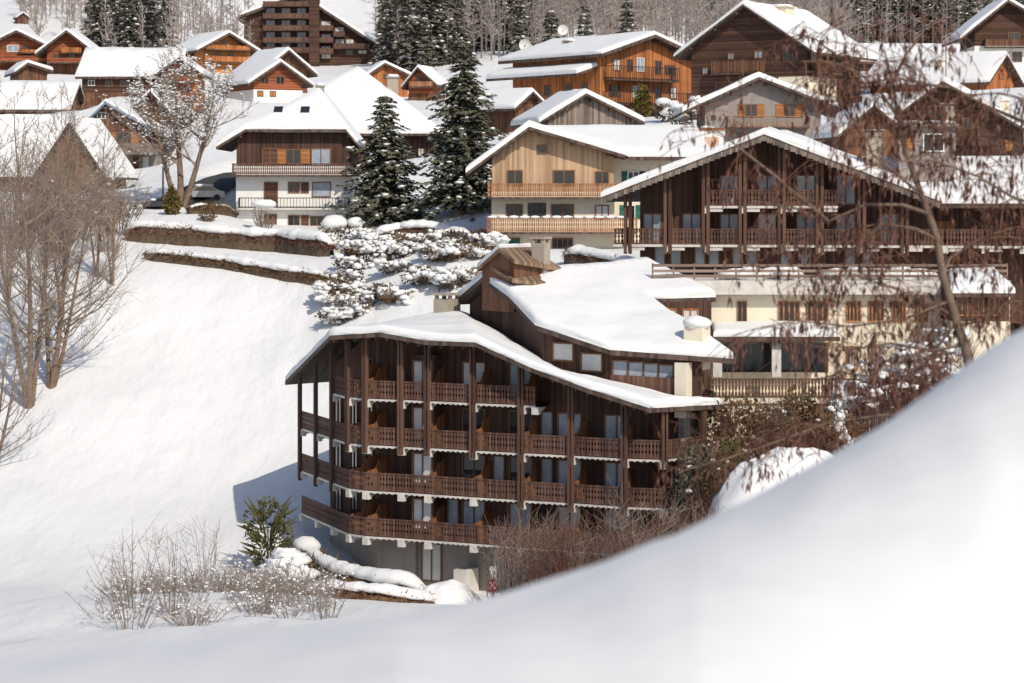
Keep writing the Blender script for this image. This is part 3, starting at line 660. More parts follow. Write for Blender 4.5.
# partitions and windows
for r_ in range(4):
    z = ZS[r_] + .2
    for k in range(3, 12):
        t_, n_ = OUT[k]; ti, ni = INN[k]
        if k in (5,): continue
        if r_ == 0 and k > 8: continue
        hb = 2.3; pm = MB()
        A = Vector((ti, ni, z)); B = Vector((t_, n_, z)); B = A + (B - A) * .93
        pm.prism([A + Vector((-.03, 0, 0)), B + Vector((-.03, 0, 0)), B + Vector((-.03, 0, 1.05)), A.lerp(B, .6) + Vector((-.03, 0, 1.12)), A.lerp(B, .42) + Vector((-.03, 0, 1.6)), A + Vector((-.03, 0, 1.85))], (.06, 0, 0))
        pm.build('partition', W_PART, hotel)
    for k in range(6, 11):
        if r_ == 0 and k > 7: continue
        a_ = Vector((*INN[k], z)); b_ = Vector((*INN[k + 1], z)); u = (b_ - a_); L = u.length; u.normalize(); n = Vector((u.y, -u.x, 0))
        rr = random.Random(r_ * 31 + k)
        pn = [CURT, CURT, CURTW, GLASS][rr.choice((0, 0, 0, 1, 2, 3))]
        if L > 2.4:
            window(hotel, a_ + u * (L * .66), u, n, 1.55, 2.15, pn, FRAMEW, None, 1)
            if rr.random() < .4: window(hotel, a_ + u * (L * .2), u, n, .75, 2.15, CURT, FRAMEW, None, 0)
    # glazed bay between the third and fourth post
    bx = MB(); bx.box(3.75, 5.3, .75, 1.9, z - .2, z + 2.52); bx.build('bay', W_HOTEL, hotel)
    window(hotel, (4.55, .75, z + .35), (1, 0, 0), (0, -1, 0), 1.35, 1.85, CURTW, FRAMEW, None, 1)
    for k in (0, 1, 2):
        a_ = Vector((*INN[k], z)); b_ = Vector((*INN[k + 1], z)); u = (b_ - a_); L = u.length; u.normalize(); n = Vector((u.y, -u.x, 0))
        if r_ or k == 2: window(hotel, a_ + u * (L * .5), u, n, 1.5, 2.1, GLASS, FRAMEW, None, 1)
# ground floor doors, piers
for t_, wd, pn in ((4.55, 1.4, CURTW), (9.9, 2.6, CURTW), (13, 2.0, GLASS), (16, 2.0, CURT)):
    window(hotel, (t_, 1.8, -.2), (1, 0, 0), (0, -1, 0), wd, 2.3, pn, FRAMEW, None, 1)
for t_ in (7.3, 11.6):
    m_ = MB(); m_.box(t_ - .45, t_ + .45, .3, 1.7, -2, .9); m_.build('pier', WCONC, hotel)
m_ = MB(); m_.box(1.4, 3.6, 1.5, 1.7, -1, 2.4); m_.build('ground_floor_panel', GREYP, hotel)
# lower roof: swept surface between the front edge and the line where it meets the upper storey
FR = [loc(285, 385, 155), loc(330, 340, 142.1), loc(380, 337, 140.5), loc(425, 345, 139.1), loc(475, 347, 137.6), loc(530, 372, 135.9), loc(590, 394, 134.2), loc(650, 413, 132.45), loc(722, 409, 137.5)]
ft = FR[0]
BK = [(ft[0] + 1.2, ft[1] + 9, ft[2] + .1), loc(352, 335, 152), loc(402, 326, 153), loc(436, 319, 153), loc(464, 319, 152.3), loc(520, 352, 145), loc(560, 378, 139.3), loc(682, 402, 136), loc(722, 408, 139)]
dk = .25
FR = [(x, y, z + dk) for x, y, z in FR]
LR = []
polyL = []
NSUB = 3
def lerp3(a, b, f): return tuple(a[i] + (b[i] - a[i]) * f for i in range(3))
for k in range(len(FR) - 1):
    for q in range(NSUB):
        f0, f1 = q / NSUB, (q + 1) / NSUB
        A, B = (lerp3(FR[k], BK[k], f0), lerp3(FR[k + 1], BK[k + 1], f0)); D_, C_ = (lerp3(FR[k], BK[k], f1), lerp3(FR[k + 1], BK[k + 1], f1))
        polyL += [[A, B, C_], [A, C_, D_]]
# behind the ridge line the roof falls away again
BB = [(x + .3, y + 7, z - 1.6) for x, y, z in BK[:5]]
for k in range(4): polyL += [[BK[k], BK[k + 1], BB[k + 1]], [BK[k], BB[k + 1], BB[k]]]
rl = bm_obj('lower_roof', slab_solid(polyL, -dk), W_DECK, hotel, False)
bm_obj('snow_cover', slab_solid([[(x, y, z + .012) for x, y, z in p] for p in polyL], .46, .28, .13, .8, 31), SNOW, rl)
# rafters under the lower roof along the front edge
rf = MB()
for k in range(30):
    t_ = -.4 + k * .72
    if t_ > 20: break
    i = np.interp(t_, [p[0] for p in FR], range(len(FR))); j = int(min(i, len(FR) - 2)); f = i - j
    A = lerp3(FR[j], FR[j + 1], f); rf.bar((A[0], A[1] + .15, A[2] - dk - .09), (A[0], A[1] + 3.0, A[2] - dk - .06), .12, .17)
rf.build('rafter', W_DECK, hotel)
# upper storey: side gable, clerestory, roof
A = loc(482, 279, 149.5); Lf = loc(455, 302, 153); Bp = loc(535, 327, 141); Cp = loc(610, 352, 137.5); Dp = loc(736, 361, 136)
E = loc(650, 266, 153.6); G = loc(647, 301, 147); Hh = loc(716, 299, 147); R_ = loc(575, 274, 151.5)
Lb = (Lf[0] + 8.5, Lf[1] + 9, Lf[2] + .3)
M1 = loc(509, 299, 145.6)
polyU = [[A, M1, R_], [M1, Bp, R_], [Bp, G, R_], [Bp, Cp, G], [Cp, Dp, G], [R_, G, E], [G, Hh, E], [Lf, A, R_], [Lf, R_, Lb], [R_, E, Lb]]
polyU = [[(x, y, z + .1) for x, y, z in p] for p in polyU]
ru = bm_obj('upper_roof', slab_solid(polyU, -.28), W_DECK, hotel, False)
snU = [[(x, y, z + .012) for x, y, z in p] for p in polyU]
bm_obj('snow_cover', slab_solid(snU, .5, .3, .14, .8, 37), SNOW, ru)
def down(p, q, f): return lerp3(p, q, f)
w = MB()
cen = Vector(((A[0] + Cp[0]) / 2 + 3, (A[1] + Cp[1]) / 2 + 5, 0))
def inset(p, f=.09):
    v = Vector((p[0], p[1], 0)); v = v.lerp(cen, f); return (v.x, v.y)
ring = [Lf, A, M1, Bp, Cp, Dp]; ins = [inset(p) for p in ring]; ins[5] = tuple(ins[5][i] + (ins[4][i] - ins[5][i]) * .2 for i in range(2))
for k in range(len(ring) - 1):
    w.quad((*ins[k], 10.2), (*ins[k + 1], 10.2), (*ins[k + 1], ring[k + 1][2] - .12), (*ins[k], ring[k][2] - .12))
gi = inset(G, .05); w.quad((*ins[-1], 10.2), (*gi, 10.2), (*gi, G[2] - .1), (*ins[-1], Dp[2] - .12))
hi = inset(Hh, .05); w.quad((*gi, 9), (*hi, 9), (*hi, Hh[2] - .1), (*gi, G[2] - .1))
w.build('upper_wall', W_HOTEL, hotel)
def strip_windows(i0, i1, z0, fr, hgt, pane, wd):
    a_ = Vector((*ins[i0], 0)); b_ = Vector((*ins[i1], 0)); u = (b_ - a_); L = u.length; u.normalize(); n = Vector((u.y, -u.x, 0))
    for f in fr:
        c = a_ + u * (L * f); zt = ring[i0][2] + (ring[i1][2] - ring[i0][2]) * f
        window(hotel, (c.x, c.y, zt - z0 - hgt), u, n, wd, hgt, pane, W_HOTEL and FRAMEW, None, 0)
strip_windows(3, 4, .5, (.3, .72), 1.1, CURTW, 1.6)
strip_windows(4, 5, .45, (.1, .27, .44, .6), .95, CURT, .95)
a_ = Vector((*ins[4], 0)); b_ = Vector((*ins[5], 0)); u = (b_ - a_).normalized(); n = Vector((u.y, -u.x, 0))
m_ = MB(); L_ = (b_ - a_).length * .72
q = a_ + n * .5; m_.prism([q + Vector((0, 0, 10.6)), q + u * L_ + Vector((0, 0, 10.6)), q + u * L_ + Vector((0, 0, 12.2)), q + Vector((0, 0, 12.35))], -n * .12)
m_.build('parapet', W_RAIL, hotel)
m_ = MB(); q = a_ + u * (L_ + .45) + n * .55; m_.bar((q.x, q.y, 10), (q.x, q.y, 13.1), .85, .7); m_.build('pillar', CREAM, hotel)
# window band under the back eave
a_ = Vector((*gi, 0)); b_ = Vector((*hi, 0)); u = (b_ - a_); L = u.length; u.normalize(); n = Vector((u.y, -u.x, 0))
for f in (.35, .68): 
    c = a_ + u * (L * f); window(hotel, (c.x, c.y, G[2] - 1.75), u, n, 1.0, 1.3, CURTW, W_ORANGE, None, 1)
# roof lantern with bare tiles, and chimneys
def Lp(px, py, d): return Vector(loc(px, py, d))
a0 = Lp(499, 248, 147); a1 = Lp(531, 247, 152.5); e0 = Lp(514, 260, 145.6); e1 = Lp(562, 268, 150.5); l0 = Lp(477, 268, 149.0); l1 = Lp(500, 266, 154)
tl = bm_obj('lantern_roof', slab_solid([[tuple(a0), tuple(e0), tuple(e1), tuple(a1)], [tuple(l0), tuple(a0), tuple(a1), tuple(l1)]], -.22), TILE, hotel, False)
sn = slab_solid([[tuple(l0 + Vector((0, 0, .012))), tuple(a0 + Vector((0, 0, .012))), tuple(a1 + Vector((0, 0, .012))), tuple(l1 + Vector((0, 0, .012)))]], .3, .15, .04, 1.0, 5); bm_obj('snow_cover', sn, SNOW, tl)
def ins2(p, c, f=.14): return p.lerp(Vector((c.x, c.y, p.z)), f)
cc = (a0 + a1 + e0 + e1 + l0 + l1) / 6; w = MB(); zz = 15.5
rg = [l0, a0, e0, e1]; rg = [ins2(p, cc) for p in rg]
for k in range(3): w.quad((rg[k].x, rg[k].y, zz), (rg[k + 1].x, rg[k + 1].y, zz), (rg[k + 1].x, rg[k + 1].y, rg[k + 1].z - .12), (rg[k].x, rg[k].y, rg[k].z - .12))
w.build('lantern_wall', W_BROWN, hotel)
bare = [loc(486, 275, 148.9), loc(512, 291, 145.8), loc(574, 298, 148.2), loc(548, 282, 150.5)]
m_ = MB(); m_.prism([(x, y, z + .5) for x, y, z in bare], (0, 0, .22)); m_.build('bare_tile_patch', TILE, hotel)
def chimney(px, py0, py1, d, wd, m, cap=True, yaw=0):
    c = MB(); a_ = loc(px, py1, d); h = (py1 - py0) * d / F
    c.box(a_[0] - wd / 2, a_[0] + wd / 2, a_[1] - wd / 2, a_[1] + wd / 2, a_[2] - 1.0, a_[2] + h)
    if not cap:
        for sx in (-1, 1):
            for sy in (-1, 1): c.box(a_[0] + sx * wd * .38 - .1, a_[0] + sx * wd * .38 + .1, a_[1] + sy * wd * .38 - .1, a_[1] + sy * wd * .38 + .1, a_[2] + h, a_[2] + h + .25)
        c.box(a_[0] - wd * .6, a_[0] + wd * .6, a_[1] - wd * .6, a_[1] + wd * .6, a_[2] + h + .25, a_[2] + h + .38)
    co = c.build('chimney', m, hotel)
    if cap:
        sn = MB(); sn.lump((a_[0], a_[1], a_[2] + h + .22), wd * .74, wd * .74, .42, 2, 14, 8, .1); sn.build('snow_cap', SNOW, co, True)
chimney(541, 243, 262, 149.5, .85, CONC, False)
chimney(447, 299, 313, 152.5, 1.25, CONC, False)
chimney(697, 327, 352, 138.2, 1.15, CREAM, True)

# ------------------------------------------------------------------ cream annex with the flat terrace roof
AW = P(690, 394, 150); annex = thing('hotel_annex', 'cream plastered annex with snowy porch roof and flat terrace between the brown hotels', 'hotel annex', AW)
s = 150 / F
def ax(px): return (px - 690) * s
def az(py): return (394 - py) * s
w = MB(); w.box(ax(690), ax(1010), 0, 13, -4, az(279) - .35); w.build('wall', CREAM, annex)
m_ = MB(); m_.box(ax(640), ax(1008), -.9, 13, az(294), az(280)); m_.build('terrace_parapet', WCONC, annex)
for k, px in enumerate(list(range(655, 1008, 22))):
    pass
m_ = MB()
for zz in (.2, .52, .86): m_.bar((ax(652), -.7, az(279) + zz), (ax(1005), -.7, az(279) + zz), .05, .17)
for k in range(18): x_ = ax(652) + (ax(1005) - ax(652)) * k / 17; m_.bar((x_, -.62, az(279)), (x_, -.62, az(279) + 1.0), .1, .1)
m_.build('terrace_railing', wood('weathered_rail_wood', (.16, .11, .085), (.27, .2, .16), .3, 'h'), annex)
for x0, x1 in ((737, 747), (778, 800), (806, 828), (846, 861), (868, 884), (892, 906), (914, 928), (940, 950)):
    window(annex, (ax((x0 + x1) / 2), 0, az(322)), (1, 0, 0), (0, -1, 0), (x1 - x0) * s, 21 * s, GLASS, SHUT_O, None, 3 if x1 - x0 > 12 else 1)
for x0, x1 in ((846, 858), (868, 884)):
    window(annex, (ax((x0 + x1) / 2), 0, az(370)), (1, 0, 0), (0, -1, 0), (x1 - x0) * s, 24 * s, CURT, SHUT_O, None, 3)
m_ = MB(); m_.box(ax(715), ax(828), -.06, -.005, az(372), az(343)); m_.build('porch_glazing', GLASS, annex)
for px in (722, 740, 798, 812, 826):
    pass
m_ = MB()
for px in (716, 741, 805, 827): m_.box(ax(px) - .07, ax(px) + .07, -.14, -.065, az(372), az(342))
m_.build('glazing_frame', FRAMEW, annex)
for px in (772, 714): 
    m_ = MB(); m_.box(ax(px) - .28, ax(px) + .28, -2.6, -2.1, az(374), az(339)); m_.build('porch_pillar', WCONC, annex)
roof(annex, [[(ax(709), -3.2, az(334)), (ax(833), -3.2, az(334)), (ax(830), -.01, az(327)), (ax(712), -.01, az(327))]], .25, .4, None, .04, .8, 3, name='porch_roof')
m_ = MB(); m_.box(ax(700), ax(935), -4.0, -.02, az(398), az(393)); sl = m_.build('balcony', CREAM, annex)
m_ = MB(); m_.box(ax(700), ax(930), -3.8, -.5, -6, az(398) - .01); m_.build('terrace_base', CREAM, annex)
rl = MB(); railing(rl, (ax(706), -3.9), (ax(932), -3.9), az(393), 1.15, .14, .06); rl.build('railing', W_RAIL, sl)
for k in range(9):
    pass
# snow lying on the terrace behind its railing
sn = MB()
for k, px in enumerate((735, 755, 776, 790, 838, 862, 880, 905, 925)): sn.lump((ax(px), 1.0 + .4 * (k % 3), az(280) + .28), 1.0, .8, .42 + .12 * (k % 2), k, 10, 6)
sn.build('snow', SNOW, annex, True)
# kiosk with its own little snow roof at the terrace end
kz = P(982, 322, 146); kiosk = thing('wooden_hut', 'small brown hut with thick snow roof at the right end of the terrace', 'hut', kz)
s2 = 146 / F
m_ = MB(); m_.box(-30 * s2, 27 * s2, 0, 3.5, 1 * s2, 30 * s2); m_.build('wall', W_HOTEL, kiosk)
m_ = MB(); m_.box(-31 * s2, 28 * s2, -.1, 3.6, -5, 1 * s2 - .01); m_.build('base', CREAM, kiosk)
roof(kiosk, [[(-34 * s2, -.7, 29 * s2), (31 * s2, -.7, 29 * s2), (24 * s2, 3.2, 45 * s2), (-24 * s2, 3.2, 45 * s2)]], .22, .55, None, .05, .6, 4)
for px in (-20, -4, 12): window(kiosk, (px * s2, 0, 6 * s2), (1, 0, 0), (0, -1, 0), 12 * s2, 19 * s2, GLASS, SHUT_O, None, 1)

# ------------------------------------------------------------------ upper hotel with the wide gable
UY = math.radians(-14); UW = P(768, 276, 158); upper = thing('hotel', 'brown hotel with very wide snow gable and two balcony rows above the cream annex', 'hotel', UW, UY)
UI = (Matrix.Translation(UW) @ Matrix.Rotation(UY, 4, 'Z')).inverted()
def facade(px, py, n=0.0):
    """point of the photo on the vertical facade plane n metres behind the balcony front"""
    dv = Vector(((px - 512) / F, 1, -(py - HZ) / F)); o = UI @ Vector((0, 0, 0)); e = (UI.to_3x3() @ dv)
    k = (n - o.y) / e.y; v = o + e * k; return v
def fx(px, n=0.0): return facade(px, 240, n).x
def fz(px, py, n=0.0): return facade(px, py, n).z
zA = fz(760, 208); zB = fz(760, 247)
apx = facade(764, 139, -1.2); lft = facade(601, 202, -1.2); rgt = facade(940, 206, -1.2)
# walls
xl, xr, xw = fx(640, 2), fx(935, 2), fx(1100, 2)
def uprof(x): return float(np.interp(x, [lft.x, apx.x, rgt.x], [lft.z, apx.z, rgt.z]))
w = MB(); xs = [xl, apx.x, xr]
w.prism([(xl, 2, -3), (xr, 2, -3), (xr, 2, uprof(xr) + .1), (apx.x, 2, apx.z + .1), (xl, 2, uprof(xl) + .1)], (0, 14, 0)); w.build('wall', W_HOTEL, upper)
w = MB(); w.box(xr + .02, xw, 2.3, 14, -3, rgt.z + .1); w.build('wing_wall', W_HOTEL, upper)
dk = .3
def up3(v, n): return (v.x, n, v.z + dk)
rb = 15.5
r1 = [[up3(lft, -1.2), up3(apx, -1.2), up3(apx, rb), up3(lft, rb)], [up3(apx, -1.2), up3(rgt, -1.2), up3(rgt, rb), up3(apx, rb)]]
roof(upper, r1, dk, .5, None, .13, 1.0, 41)
wl_ = fx(1110, 0); pk = 6.8; sl_ = (apx.z - rgt.z) / (rgt.x - apx.x)
wr = [[(rgt.x - .5, .2, rgt.z + dk - .15), (wl_, .2, rgt.z + dk - .15), (wl_, pk + .2, rgt.z + dk + 2.55), (rgt.x - 2.55 / sl_ - .8, pk + .2, rgt.z + dk + 2.55)],
      [(rgt.x - 2.55 / sl_ - .8, pk + .2, rgt.z + dk + 2.55), (wl_, pk + .2, rgt.z + dk + 2.55), (wl_, 14.5, rgt.z + dk - .4), (rgt.x - .5, 14.5, rgt.z + dk - .4)]]
roof(upper, wr, dk, .5, None, .06, 1.2, 43, name='wing_roof')
# hanging pierced verge boards
vb = MB()
for p, q in ((lft, apx), (apx, rgt)):
    n_ = int((Vector((q.x - p.x, 0, q.z - p.z))).length / .2)
    for k in range(n_):
        f = (k + .5) / n_; x = p.x + (q.x - p.x) * f; z = p.z + (q.z - p.z) * f
        vb.box(x - .085, x + .085, -1.26, -1.215, z - .1 - .05 * (k % 2), z + .2)
vb.build('verge_board', W_GREY, upper)
# balcony rows
def urow(px0, px1, z, n, pxs):
    x0, x1 = fx(px0, n), fx(px1, n)
    m_ = MB(); m_.box(x0, x1, n, 2, z, z + .2); b = m_.build('balcony', W_HOTEL, upper)
    m_ = MB(); m_.box(x0, x1, n - .05, n - .004, z - .02, z + .14); m_.build('slab_edge', WCONC, b)
    for px in pxs:
        br = MB(); x = fx(px, n); br.box(x - .2, x + .2, n - .12, n + .3, z - .36, z - .025); br.box(x + .25, x + 1.1, n + .02, n + .2, z - .25, z - .025); br.build('bracket', WCONC, b)
    ed = [x0] + [fx(px, n) for px in pxs if fx(px, n) > x0 + .3] + [x1]
    for a_, b_ in zip(ed[:-1], ed[1:]):
        rl = MB(); railing(rl, (a_ + .05, n), (b_ - .05, n), z + .1, 1.05, .15, .06); rl.build('railing', W_RAIL, b)
UPOST = [628, 668, 706, 743, 782, 820, 862, 905]
urow(704, 838, zA, -.02, UPOST[2:6])
urow(613, 905, zB, 0, UPOST)
urow(906, 1100, zB, .3, [945, 985, 1023])
for px in UPOST:
    x = fx(px); zt = uprof(x) + .1; z0 = zB - .5
    for sg in (-1, 1):
        pass
    m_ = MB()
    for sg in (-1, 1): m_.box(x + sg * .16 - .1, x + sg * .16 + .1, -.18, .06, z0, zt)
    m_.build('post', W_POST, upper)
for k, px in enumerate(UPOST[:-1]):
    for z, ok in ((zB + .2, True), (zA + .2, 2 <= k <= 5)):
        if not ok: continue
        xa, xb = fx(px, 2) + .15, fx(UPOST[k + 1], 2) - .1
        window(upper, ((xa + xb) / 2 + .3, 2, z), (1, 0, 0), (0, -1, 0), 1.3, 2.0, CURTW if (k * 3 + (z > zB + 1)) % 4 == 1 else CURT, FRAMEW, None, 1)
        pm = MB(); xx = fx(px, .3)
        pm.prism([(xx - .03, 2, z), (xx - .03, .2, z), (xx - .03, .2, z + 1.05), (xx - .03, .8, z + 1.15), (xx - .03, 1.3, z + 1.75), (xx - .03, 2, z + 1.95)], (.06, 0, 0)); pm.build('partition', W_PART, upper)
for px in (660, 676, 700, 714, 738, 752, 786, 806, 850, 868):
    window(upper, (fx(px, 2), 2, fz(px, 266, 2)), (1, 0, 0), (0, -1, 0), 12 * s, 22 * s, CURT, FRAMEW, None, 0)
for px in (941, 951, 1004, 955, 969): 
    z = zB + .5 if px in (941, 951, 1004) else fz(px, 265, 2.3)
    window(upper, (fx(px, 2.3), 2.3, z), (1, 0, 0), (0, -1, 0), .62, 1.2, SHUT_O, FRAMEW, None, 0)
# roof box with an orange window, chimneys
bx0 = UI @ P(926, 158, 158); 
m_ = MB(); m_.box(bx0.x - 1.75, bx0.x + 1.75, bx0.y, bx0.y + 2.6, bx0.z - 1.5, bx0.z + 2.0); b = m_.build('dormer', GREYP, upper)
m_ = MB(); m_.box(bx0.x - 2.0, bx0.x + 2.0, bx0.y - .35, bx0.y + 2.8, bx0.z + 2.02, bx0.z + 2.25); m_.build('dormer_roof', W_GREY, b)
sn = MB(); 
for k in range(4): sn.lump((bx0.x - 1.2 + k * .8, bx0.y + 1, bx0.z + 2.35), .7, 1.1, .16, k)
sn.build('snow', SNOW, b, True)
window(upper, (bx0.x - 1.05, bx0.y, bx0.z + .5), (1, 0, 0), (0, -1, 0), .6, 1.2, SHUT_O, FRAMEW, None, 0)
window(upper, (bx0.x + .5, bx0.y, bx0.z + .4), (1, 0, 0), (0, -1, 0), 1.4, 1.2, GLASS, FRAMEL, None, 1)
for px, py, hh, ww in ((874, 152, 1.3, 1.0), (949, 124, 1.2, .7)):
    c = UI @ P(px, py, 160); m_ = MB(); m_.box(c.x - ww / 2, c.x + ww / 2, c.y, c.y + ww, c.z - 1.8, c.z + hh); m_.box(c.x - ww * .75, c.x + ww * .75, c.y - .1, c.y + ww + .1, c.z + hh + .12, c.z + hh + .2)
    m_.build('chimney', CONC, upper)

# ------------------------------------------------------------------ vegetation builders
def gpt(px, d): x = (px - 512) / F * d; return Vector((x, d, gz(x, d)))
def lumps_mesh(name, pts, sizes, m, parent, flat=.5, seg=6, rings=3, seed=0):
    """many small snow lumps: unit blob scaled and moved"""
    if len(pts) == 0: return
    rg = np.random.default_rng(seed); B = []
    for r in range(rings + 1):
        th = math.pi * r / rings
        for j in range(seg):
            ph = 2 * math.pi * j / seg; B.append((math.sin(th) * math.cos(ph), math.sin(th) * math.sin(ph), math.cos(th)))
    B = np.array(B); n = len(pts); pts = np.asarray(pts); sizes = np.asarray(sizes)
    J = 1 + .25 * rg.standard_normal((n, len(B), 1)) * (np.abs(B[:, 2]) < .99)[None, :, None]
    st = np.stack([rg.uniform(.7, 1.4, n), rg.uniform(.7, 1.4, n), np.full(n, flat)], 1)
    V = pts[:, None] + B[None] * J * sizes[:, None, None] * st[:, None]
    fc = []
    for r in range(rings):
        for j in range(seg):
            a_, b_ = r * seg + j, r * seg + (j + 1) % seg; fc.append((a_, a_ + seg, b_ + seg, b_))
    fc = np.array(fc); FC = (fc[None] + (np.arange(n) * len(B))[:, None, None]).reshape(-1, 4)
    return big_mesh(name, V.reshape(-1, 3), FC, m, parent, True)
def conifer_mesh(h, r, nlay, nper, spray, seed, droop=.35, low=.06, irr=.25):
    """sprays: V, quads ; snow points ; trunk MB"""
    rg = np.random.default_rng(seed); V = []; pts = []
    for i in range(nlay):
        f = low + (1 - low) * (i + rg.uniform(-.3, .3)) / nlay; f = min(max(f, low), .985)
        z = f * h; L = r * ((1 - f) ** .8) * rg.uniform(1 - irr, 1 + irr) + .12 * r * (1 - f) + .05
        nb = max(3, int(nper * (1 - f) ** .5 + 2)); a0 = rg.uniform(0, 6.28)
        for b in range(nb):
            az_ = a0 + 6.283 * b / nb + rg.uniform(-.25, .25); Lb = L * rg.uniform(.65, 1.2)
            if rg.random() < .07: continue
            dx, dy = math.cos(az_), math.sin(az_); ns = max(3, int(Lb / spray * 2.2))
            for k in range(ns):
                q = (k + .6) / ns; rr = Lb * q
                zz = z + Lb * (.18 * q - droop * q * q) + rg.uniform(-.06, .06) * Lb
                for sgn in (-1, 0, 1):
                    sz = spray * rg.uniform(.6, 1.25) * (1.1 - .45 * q)
                    ang = az_ + sgn * rg.uniform(.5, 1.0); ux, uy = math.cos(ang), math.sin(ang); dz = -rg.uniform(.15, .75)
                    p = np.array([dx * rr, dy * rr, zz]); u = np.array([ux, uy, dz]); u /= np.linalg.norm(u); s_ = np.array([-uy, ux, rg.uniform(-.5, .5)]) * sz * .3
                    V += [p, p + u * sz * .45 + s_, p + u * sz, p + u * sz * .45 - s_]
                if q > .3: pts.append((dx * rr, dy * rr, zz + spray * .1, f))
    V = np.array(V); FC = np.arange(len(V)).reshape(-1, 4)
    return V, FC, np.array(pts)
def make_conifer(name, label, loc_, h, r, nlay, nper, spray, seed, m=None, snow=.15, ssz=.35, group=None, cat='conifer', **kw):
    t = thing(name, label, cat, loc_, 0, group); V, FC, pts = conifer_mesh(h, r, nlay, nper, spray, seed, **kw)
    big_mesh('crown', V, FC, m or NEEDLE, t)
    k = MB(); k.tube([(0, 0, -1), (0, 0, h * .5), (0, 0, h * .98)], [h * .017 + .05, h * .01 + .03, .02], 6); k.build('trunk', BARK, t)
    rg = np.random.default_rng(seed + 5); sel = rg.random(len(pts)) < snow * np.where(np.sin(pts[:, 0] * 1.3 + pts[:, 2] * .9) > 0, 1.6, .4)
    if snow: lumps_mesh('snow', pts[sel, :3], ssz * rg.uniform(.4, 1.3, sel.sum()), SNOW, t, .45, seed=seed)
    return t
def bare(h, r0, leaders, seed, nb=24, n2=6, n3=3, spread=.42, rt=.02, low=.22, up=.55, minr=.012):
    """bare tree: returns trunk MB, branch MB, twig MB and twig points"""
    rg = random.Random(seed); T, B, W = MB(), MB(), MB(); tips = []
    def rv(s_): return Vector((rg.gauss(0, s_), rg.gauss(0, s_), rg.gauss(0, s_)))
    def path(p, d, L, n, curl, wob):
        pts = [Vector(p)]; d = Vector(d).normalized()
        for k in range(n):
            d = (d + Vector((0, 0, curl)) + rv(wob)).normalized(); pts.append(pts[-1] + d * (L / n))
        return pts
    for (lx, ly, hh) in leaders:
        H = h * hh; pts = path((lx * .1, ly * .1, -.8), (lx, ly, 1.0), H + .8, 9, .1, .035)
        T.tube(pts, [max(minr * 1.5, r0 * hh * (1 - .93 * k / 9)) for k in range(10)], 6)
        for b in range(nb):
            f = low + (1 - low) * (b + rg.random()) / nb; i = min(8, int(f * 9)); p = pts[i].lerp(pts[i + 1], f * 9 - i if f < 1 else 1)
            a_ = rg.uniform(0, 6.283); L = H * spread * (1.05 - f) ** .7 * rg.uniform(.6, 1.2) + H * .04
            d = Vector((math.cos(a_), math.sin(a_), rg.uniform(.25, .9)))
            bp = path(p, d, L, 5, .12 * up / .55, .12); rb = max(minr * 1.2, r0 * hh * (1 - .9 * f) * .42)
            B.tube(bp, [max(minr, rb * (1 - .8 * k / 5)) for k in range(6)], 4, False)
            for c in range(n2):
                g = rg.uniform(.25, 1); j = min(4, int(g * 5)); q = bp[j].lerp(bp[j + 1], min(1, g * 5 - j))
                dd = (bp[j + 1] - bp[j]).normalized() + rv(.5) + Vector((0, 0, .25)); L2 = L * rg.uniform(.25, .5)
                tp = path(q, dd, L2, 3, .1, .14); W.tube(tp, [max(minr * .9, rb * .4), minr * .8, minr * .7, minr * .45], 3, False); tips += tp[1:]
                for e in range(n3):
                    v = tp[rg.choice((1, 2))]; tq = path(v, (tp[2] - tp[1]).normalized() + rv(.6), L2 * rg.uniform(.3, .6), 2, .06, .15)
                    W.tube(tq, [minr * .7, minr * .6, minr * .35], 3, False); tips.append(tq[-1])
    return T, B, W, tips
def make_bare(name, label, loc_, h, r0, leaders, seed, mt=None, group=None, snow=0, ssz=.25, cat='bare tree', mtr=None, **kw):
    t = thing(name, label, cat, loc_, 0, group); T, B, W, tips = bare(h, r0, leaders, seed, **kw)
    T.build('trunk', mtr or BARK, t, True); B.build('branches', mt or TWIG, t); W.build('twigs', mt or TWIG, t)
    if snow:
        rg = np.random.default_rng(seed); tp = np.array([tuple(p) for p in tips]); sel = rg.random(len(tp)) < snow
        lumps_mesh('snow', tp[sel], ssz * rg.uniform(.4, 1.3, sel.sum()), SNOW, t, .5, seed=seed)
    return t
